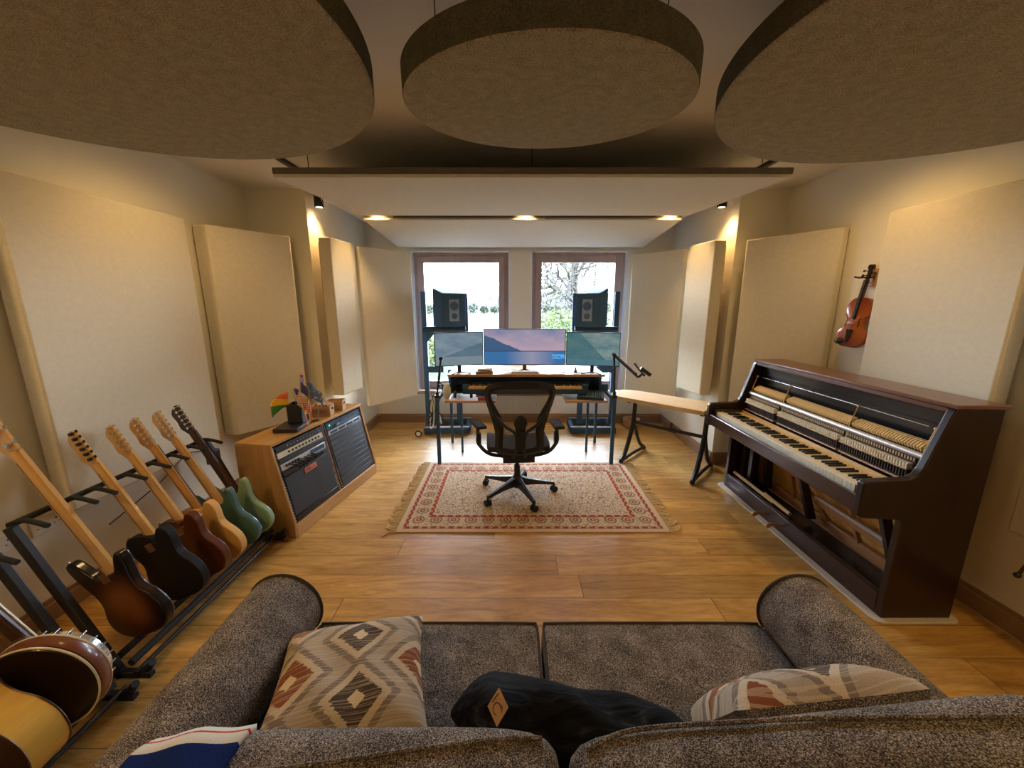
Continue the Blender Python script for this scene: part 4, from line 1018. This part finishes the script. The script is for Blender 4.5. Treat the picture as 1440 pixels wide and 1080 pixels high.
# ------------------------------------------------------------------ desk
dk = E('studio_desk', 'two-level wooden studio desk on black metal legs facing the windows', 'desk', (.14, 4.1, 0))
B().lo((-.82, -.12, .895), (.84, .50, .922)).build('upper_top', M['desk'], dk, bev=.004)
B().lo((-.84, -.22, .635), (-.31, .48, .66)).lo((.42, -.22, .635), (.86, .48, .66)).lo((-.31, .10, .635), (.42, .48, .66)).build('lower_top', M['desk'], dk, bev=.004)
for s in (-1, 1):
    x = s*.90
    b = B(); b.box((x, -.32, .36), (.036, .036, .70), (0, 0, 0)); b.build('leg', M['speaker'], dk, bev=.005)
    B().lo((x-.018, -.34, .68), (x+.018, .50, .715)).build('side_rail', M['speaker'], dk, bev=.004)
    B().lo((x-s*.04-.015, .30, 0), (x-s*.04+.015, .33, .90)).lo((s*.80-.012, -.10, .70), (s*.80+.012, .48, .895)).build('rear_leg', M['speaker'], dk, bev=.003)
    B().lo((s*.70-.012, -.0, 0), (s*.70+.012, .022, .635)).build('inner_leg', M['speaker'], dk, bev=.003)
B().lo((-.90, .40, .70), (.90, .42, .88)).build('modesty_panel', M['speaker'], dk)
B().lo((-.90, -.04, .72), (-.80, -.01, .80)).lo((.80, -.04, .72), (.90, -.01, .80)).build('bracket', M['speaker'], dk, bev=.003)
B().lo((-.82, -.05, .70), (.82, .36, .715)).build('keyboard_shelf', M['speaker'], dk)
# digital piano on the desk
kb = E('digital_piano', 'dark digital piano keyboard on the shelf between the desk levels', 'keyboard', (.14, 4.1, .716))
B().lo((-.66, -.16, 0), (.66, .14, .055)).lo((-.66, .0, .055), (.66, .14, .10)).lo((-.66, -.16, .055), (-.60, .0, .10)).lo((.60, -.16, .055), (.66, .0, .10)).build('casing', M['speaker'], kb, bev=.004)
b = B(); 
for k in range(52): b.lo((-.598+k*.023, -.165, .056), (-.598+k*.023+.0218, -.0, .078))
b.build('white_key_row', M['keywood'], kb)
b = B()
for k in range(51):
    if k % 7 in (0, 2, 3, 5, 6): b.lo((-.598+(k+1)*.023-.006, -.11, .078), (-.598+(k+1)*.023+.006, -.0, .09))
b.build('black_key_row', M['ebony'], kb)
# monitors
def monitor(name, loc, yaw, W, Hh, mat, label, base):
    t = E(name, label, 'monitor', loc, (0, 0, yaw), 'computer monitors on the desk')
    z0 = base
    B().lo((-W/2, 0, z0), (W/2, .022, z0+Hh)).build('housing', M['black'], t, bev=.004)
    o = B().lo((-W/2+.008, -.002, -Hh/2+.010), (W/2-.008, .0, Hh/2-.008)).build('screen', mat, t, smooth=0, loc=(0, 0, z0+Hh/2))
    B().lo((-.02, .022, .0), (.02, .04, z0+Hh*.5)).build('neck', M['black'], t, bev=.003)
    for s in (-1, 1): B().tube([(0, .03, .008), (s*.10, -.10, .006)], .007, 6).build('foot', M['black'], t)
    return t
monitor('wide_monitor', (.14, 4.22, .923), 0, .90, .40, screen('lake_wallpaper', 'lake'), 'wide centre monitor showing a sunset sky over a blue lake', .060)
monitor('desk_monitor', (-.56, 4.07, .923), R(17), .52, .36, screen('mist_wallpaper', 'mist'), 'left monitor showing a misty grey-blue landscape', .075)
monitor('desk_monitor', (.855, 4.06, .923), R(-15), .56, .36, screen('teal_wallpaper', 'teal'), 'right monitor showing a teal mountain with light rays', .075)
# clutter on desk
def thing1(name, b, mat, label, cat, loc, rot=(0, 0, 0), group=None, **k):
    o = b.build(name, mat, None, loc=loc, rot=rot, **k); tag(o, label, cat, group); return o
t = E('computer_keyboard', 'slim white computer keyboard below the wide centre monitor', 'keyboard', (.14, 4.10, .923), (0, 0, 0))
B().lo((-.15, -.06, 0), (.15, .06, .010)).build('case', M['steel'], t, bev=.003)
b = B()
for r in range(4):
    for k in range(13): b.lo((-.143+k*.022, -.05+r*.026, .0105), (-.143+k*.022+.019, -.05+r*.026+.021, .014))
b.build('keycaps', M['white'], t)
thing1('notebook', B().lo((-.09, -.06, 0), (.09, .06, .025)), plain('brown_card', (.28, .20, .15), .7), 'brown notebook lying on the desk left of the keyboard', 'notebook', (-.30, 4.06, .923), (0, 0, .15), bev=.003)
thing1('book', B().lo((-.07, -.05, 0), (.07, .05, .02)), plain('tan_card', (.45, .33, .22), .7), 'tan book stacked on the brown notebook', 'book', (-.29, 4.07, .949), (0, 0, -.2), bev=.003)
thing1('paper_sheet', B().lo((-.13, -.08, 0), (.13, .08, .004)), M['paper'], 'white papers on the desk between the notebook and keyboard', 'paper', (-.10, 4.34, .923), (0, 0, .2))
thing1('glasses', B().tube([(-.07, .04, .01), (-.06, -.03, .012), (-.005, -.035, .018), (.0, -.035, .02), (.06, -.03, .012), (.07, .05, .01)], .0035, 6), M['black'], 'black folded eyeglasses on the desk right of centre', 'eyeglasses', (.50, 4.03, .925), (0, 0, .3))
t = E('desk_figure', 'tiny dark figurine with long base on the desk before the right monitor', 'ornament', (.68, 4.05, .923))
B().ball((0, 0, .02), (.02, .014, .02), 10, 8).ball((0, 0, .05), (.01, .01, .016), 10, 8).build('body', M['rosewood'], t); B().cyl((-.07, 0, .004), (.07, .0, .004), .004, seg=6).build('base', M['black'], t)
# lower shelf clutter
t = E('computer_keyboard', 'tilted black computer keyboard on the lower right desk level', 'keyboard', (.84, 3.98, .695), (R(18), 0, R(-14)))
B().lo((-.14, -.10, 0), (.14, .10, .022)).build('case', M['blackboard'], t, bev=.004)
b = B()
for r in range(5):
    for k in range(11): b.lo((-.125+k*.023, -.085+r*.034, .0225), (-.125+k*.023+.018, -.085+r*.034+.026, .028))
b.build('keycaps', M['grille'], t)
thing1('paper_sheet', B().lo((-.06, -.09, 0), (.06, .09, .002)), M['paper'], 'white paper sheet on lower right desk level by the post', 'paper', (1.03, 4.22, .662), (0, 0, .35))
t = E('headphones', 'black headphones lying on the lower left desk level', 'headphones', (-.52, 4.0, .661))
for s in (-1, 1): B().cyl((s*.075, -.02, .045), (s*.10, -.02, .045), .042, .036, 20).build('ear_cup', M['black'], t, bev=.006)
B().tube([(-.088+.0, -.02, .08), (-.07, .03, .10), (0, .06, .12), (.07, .03, .10), (.088, -.02, .08)], .007, 8).build('headband', M['black'], t)
thing1('coiled_cable', B().tube([(.06*math.cos(a*.6)*(1+.15*math.sin(a)), .05*math.sin(a*.6), .012+.002*a) for a in range(34)], .005, 6), M['black'], 'coiled black cable on lower left desk level beside headphones', 'cable', (-.33, 4.0, .661))
thing1('pedal_box', B().lo((-.07, -.045, 0), (.07, .045, .03)), plain('red_enamel', (.28, .06, .05), .4), 'small dark red effects box on the lower left desk level', 'effects box', (-.29, 3.93, .661), (0, 0, .1), bev=.005)
t = E('cable_bundle', 'tangle of dark and white cables hanging at the left desk leg', 'cables', (-.83, 3.98, .66))
for k in range(7):
    x = random.uniform(-.07, .07); y = random.uniform(-.05, .05)
    B().tube(smooth_path([(x, y, .05), (x+random.uniform(-.06, .06), y-.03, -.10), (x+random.uniform(-.08, .08), y, -.28), (x+random.uniform(-.05, .05), y+.04, -.12+random.uniform(-.2, 0)), (x, y+.05, .03)], 6), .006, 6).build('cable', M['white'] if k in (2, 5) else M['black'], t)
thing1('paper_bag', B().ball((0, 0, .08), (.045, .03, .09), 10, 8), M['paper'], 'crumpled white paper bag hanging over the left desk leg', 'bag', (-.69, 3.97, .66))
# boom arms
def boom(base, pts, label, scissor=True):
    t = E('microphone_boom_arm', label, 'boom arm', base, group='microphone boom arms')
    B().cyl((0, 0, 0), (0, 0, .06), .018, seg=12).box((0, 0, .01), (.05, .05, .03)).build('clamp', M['black'], t, bev=.003)
    P_ = [Vector(q) for q in pts]
    for i in range(len(P_)-1):
        b = B(); o = Vector((0, .010, .008)); b.cyl(P_[i]+o, P_[i+1]+o, .0095, seg=8).cyl(P_[i]-o, P_[i+1]-o, .0095, seg=8); b.build('arm_segment', M['black'], t)
        B().cyl(P_[i+1]-Vector((0, .02, 0)), P_[i+1]+Vector((0, .02, 0)), .017, seg=12).build('joint', M['black'], t)
    return t
t = boom((1.04, 3.80, .715), [(0, 0, .05), (-.03, -.02, .44), (.17, -.08, .26)], 'black microphone boom arm clamped to the right desk leg')
B().tube(smooth_path([(.17, -.08, .26), (.20, -.09, .23), (.235, -.10, .26), (.26, -.10, .245)], 4), .012, 8).tube([(.255, -.10, .25), (.20, -.09, .31), (.16, -.09, .36), (.15, -.09, .365)], .008, 8).box((.265, -.10, .285), (.12, .035, .035), (0, .62, 0)).build('microphone_cradle', M['black'], t, bev=.006)
t = boom((-.76, 3.80, .715), [(0, 0, .05), (.05, 0, .40), (.015, .02, .12)], 'folded black microphone boom arm clamped to the left desk leg')
t = E('trolley_wheel', 'small white wheel of a trolley beside the left stand base', 'wheel', (-1.18, 4.62, .0))
B().lathe([(.012, -.012), (.045, -.010), (.045, .010), (.012, .012)], 24, (0, 0, .045), 'y').build('tyre', M['black'], t); B().lathe([(.001, -.014), (.028, -.0135), (.028, .0135), (.001, .014)], 20, (0, 0, .045), 'y').build('hub', M['white'], t)

# ------------------------------------------------------------------ sofa
sf = E('sofa', 'grey-brown tweed two-seat sofa seen from behind in the foreground', 'sofa', (.105, .85, 0))
def cushion(name, lo, hi, parent, mat, puff=.02, n=14, bumpx=None, pw=8):
    """soft rounded box"""
    c = [(a+b)/2 for a, b in zip(lo, hi)]; h = [(b-a)/2 for a, b in zip(lo, hi)]
    b = B(); bmesh.ops.create_cube(b.bm, size=2); bmesh.ops.subdivide_edges(b.bm, edges=b.bm.edges, cuts=n, use_grid_fill=True)
    for v in b.bm.verts:
        x, y, z = v.co; 
        def r(q, e=7): return q
        p = Vector((x, y, z))
        L = (abs(x)**pw+abs(y)**pw+abs(z)**pw)**(1/pw); p = p/L
        ex = 1+puff*0
        q = Vector((p.x*h[0], p.y*h[1], p.z*h[2]))
        w = (1-min(1, abs(p.x))**2)*(1-min(1, abs(p.y))**2)
        q.z += math.copysign(puff, p.z)*w if abs(z) > .5 else 0
        w2 = (1-min(1, abs(p.x))**2)*(1-min(1, abs(p.z))**2)
        q.y += math.copysign(puff, p.y)*w2 if abs(y) > .5 else 0
        if bumpx: q.z += bumpx(p.x, p.y, p.z)
        v.co = q+Vector(c)
    return b.build(name, mat, parent, smooth=80)
B().lo((-1.0, -.45, .10), (1.0, .375, .335)).build('base_frame', M['tweed'], sf, bev=.03, seg=3)
B().lo((-.97, -.50, .12), (.97, -.30, .80)).build('back_frame', M['tweed'], sf, bev=.05, seg=4)
pip = plain('dark_piping', (.05, .04, .034), .9)
for s in (-1, 1):
    x0, x1 = (-.83, -.003) if s < 0 else (.003, .83)
    sc_ = cushion('seat_cushion', (x0, -.22, .33), (x1, .385, .475), sf, M['tweed'], .022, pw=22)
    z = .455
    B().tube(smooth_path([(x0+.010, -.15, .472), (x0+.008, .30, .472), (x0+.014, .372, .470), (x0+.05, .380, .473), ((x0+x1)/2, .380, .475), (x1-.05, .380, .473), (x1-.014, .372, .470), (x1-.008, .30, .472), (x1-.010, -.15, .472)], 5), .005, 6).build('piping', pip, sc_)
    bx = (lambda x, y, z: (.03*(x+1)+.018*(x+1)**2)*(z+1)/2) if s > 0 else (lambda x, y, z: (.010*x-.11*max(0, -x-.30)**1.5)*(z+1)/2)
    bc = cushion('back_cushion', (-.955 if s < 0 else .008, -.40, .46), (-.008 if s < 0 else .98, -.205, .788 if s < 0 else .778), sf, M['tweed'], .028, bumpx=bx)
    vs = [v.co for v in bc.data.vertices]
    def topz(x, y): return max((c.z for c in vs if abs(c.x-x) < .04 and abs(c.y-y) < .022), default=.7)
    pts = []
    for k in range(37):
        a = k/36
        if s < 0: x = -.90+.855*a; y = -.288+.055*max(0, a-.45)**1.2*2-.03*(1-a)
        else: x = .045+.90*a; y = -.225-.03*min(1, a*3)+.02*math.sin(a*5)-.02*math.exp(-a*30)
        pts.append((x, y, topz(x, y)+.001))
    for _ in range(3): pts = [pts[0]]+[tuple((p[i]+q[i]+w_[i])/3 for i in range(3)) for p, q, w_ in zip(pts, pts[1:], pts[2:])]+[pts[-1]]
    B().tube(pts, .0045, 6).build('piping', M['tweed'], bc)
for s in (-1, 1):
    cx = s*.955; r = .135; pr = []
    for k in range(25):
        a = R(-40)+k*R(260)/24; pr.append((cx+r*math.cos(a)*1.0, .535+r*math.sin(a)))
    pr += [(cx-.09, .10), (cx+.09, .10)]
    if True:
        ps = [(x, z) for x, z in pr]
    ar = B().prism(ps, 'xz', -.46, .40).build('arm', M['tweed'], sf, bev=.02, seg=4, smooth=50)
    B().tube([(x, .392, z) for x, z in pr[:25]], .006, 6).build('piping', pip, ar)
for x in (-.9, .9):
    for y in (-.4, .3): B().cyl((x, y, 0), (x, y, .11), .02, .03, 12).build('foot', M['rosewood'], sf)

def pillow(name, loc, rot, W, Hh, th, mat, label, group, back=None):
    t = E(name, label, 'pillow', loc, rot, group)
    def f(s):
        def g(u, v):
            x = (u*2-1); y = (v*2-1); px = x*W/2*(1-.07*(1-y*y)*1.0+.0); py = y*Hh/2*(1-.07*(1-x*x))
            w = max(0, (1-x**4)*(1-y**4))**.5
            return Vector((px*(1.0), py, s*th/2*w+.004*math.sin(x*9+y*5)*w))
        return g
    B().surf(f(1), 26, 26).build('pillow_front', mat, t, smooth=180); B().surf(f(-1), 26, 26).build('pillow_back', back or mat, t, smooth=180)
    return t
ik = ikat('ikat_diamond_fabric')
pillow('throw_pillow', (-.47, .915, .572), (R(-3), R(3), R(15)), .43, .44, .14, ik, 'ikat diamond patterned throw pillow lying on the left sofa seat', 'throw pillows on the sofa')
pillow('throw_pillow', (.72, .80, .615), (R(-58), R(-4), R(3)), .46, .44, .15, ik, 'ikat patterned throw pillow slumped behind the right back cushion', 'throw pillows on the sofa', M['tweed'])

# dark jacket with diamond patch
jk = E('dark_jacket', 'folded black jacket with tan diamond patch lying on the sofa', 'jacket', (.10, .80, .50))
jm = Mt('black_denim'); n_ = jm.noise(jm.co((1, 3.5, 3)), 8, 2, .5, dist=1.5); jm.set(col=n_.ramp((.4, (.004, .004, .005)), (.62, (.014, .015, .018)), (.75, (.045, .05, .06))), rough=.85, spec=.12); jm.bump(n_, .4, .012)
def jf(u, v):
    a = 2*PI*u; x = -.27+.66*v; tap = math.sin(min(1, v*5+.05)*PI/2)*(1-.32*max(0, v-.15))*math.sin(min(1, (1-v)*9+.02)*PI/2)
    cy = .06-.10*v; ry = .105*tap; rz = .098*tap
    w = 1+.06*math.sin(v*16+3*math.cos(a))+.05*math.sin(3*a+v*9)
    return Vector((x, cy+ry*w*math.cos(a), max(-.0, .03+rz*.85*w*(math.sin(a)+.35))))
B().surf(jf, 40, 46, True).build('jacket_body', jm.m, jk, smooth=180)
pt = B().prism([(-.027, 0), (0, -.038), (.027, 0), (0, .038)], 'xy', 0, .0025).build('diamond_patch', plain('tan_leather', (.55, .32, .15), .6), jk, loc=(-.135, -.020, .157), rot=(R(40), R(-8), R(-10)))
B().tube([(.010*math.cos(a*.52)-.002, .012*math.sin(a*.52)-.004, .003) for a in range(10)], .0011, 4).tube([(-.015, .008, .003), (-.008, .018, .003), (.0, .026, .003)], .0012, 4).tube([(.004, .004, .003), (.012, .0, .003), (.010, -.010, .003)], .0011, 4).build('patch_emblem', M['rosewood'], pt)

# scarf draped over the back
sm = Mt('scarf_knit'); x, y, z = sm.xyz(); 
cc = sm.mix(y.gt(.045), (.010, .028, .16), (.70, .66, .56)); cc = sm.mix(y.gt(.073)*y.lt(.079), cc, (.55, .05, .03))
sm.set(col=cc, rough=.95, spec=.1); sm.bump(sm.noise(sm.co(), 300, 2), .4, .003)
sc = E('football_scarf', 'blue scarf with white band and red line draped over the sofa back', 'scarf', (-.63, .535, .0), (0, 0, R(4)))
def sff(u, v):
    x = -.10+.20*u; s = v
    y = -.14+.235*v
    z = .815-.9*max(0, y-.045)**1.5*3.0-.5*max(0, -y-.06)**1.3
    z += .004*math.sin(u*9+v*4)-.030*max(0, .5-u)
    return Vector((x+(.0 if v < .5 else .01*(v-.5)), y, z))
B().surf(sff, 20, 26).build('scarf_cloth', sm.m, sc, solid=.012)

# ------------------------------------------------------------------ world & portals
w = bpy.data.worlds.new('World'); bpy.context.scene.world = w; w.use_nodes = True; nt = w.node_tree
bg = nt.nodes['Background']; tc = nt.nodes.new('ShaderNodeTexCoord'); sep = nt.nodes.new('ShaderNodeSeparateXYZ'); nt.links.new(tc.outputs['Generated'], sep.inputs[0])
rp = nt.nodes.new('ShaderNodeValToRGB'); nt.links.new(sep.outputs[2], rp.inputs[0])
rp.color_ramp.elements[0].position = .0; rp.color_ramp.elements[0].color = (.84, .92, 1, 1); rp.color_ramp.elements[1].position = .7; rp.color_ramp.elements[1].color = (.52, .70, 1, 1)
nt.links.new(rp.outputs[0], bg.inputs[0]); bg.inputs[1].default_value = 34
for i, (a, c) in enumerate(WIN):
    l = bpy.data.lights.new('sky_portal', 'AREA'); l.shape = 'RECTANGLE'; l.size = c-a-.02; l.size_y = WZ1-WZ0-.05; l.cycles.is_portal = True
    o = bpy.data.objects.new('sky_portal', l); C.objects.link(o); o.location = ((a+c)/2, YB+WT-.02, (WZ0+WZ1)/2); o.rotation_euler = (-PI/2, 0, 0)

# ------------------------------------------------------------------ camera
cam = bpy.data.cameras.new('camera'); co = bpy.data.objects.new('camera', cam); C.objects.link(co)
co.location = (0, 0, 1.65); co.rotation_euler = (R(90-11.8), 0, 0)
cam.sensor_fit = 'HORIZONTAL'; cam.sensor_width = 36; cam.lens = 36*540/1440; cam.clip_start = .02; cam.clip_end = 500
S_ = bpy.context.scene; S_.camera = co
S_.view_settings.view_transform = 'Standard'; S_.view_settings.look = 'None'; S_.view_settings.gamma = 1; S_.view_settings.use_curve_mapping = False
S_.view_settings.exposure = 0.74
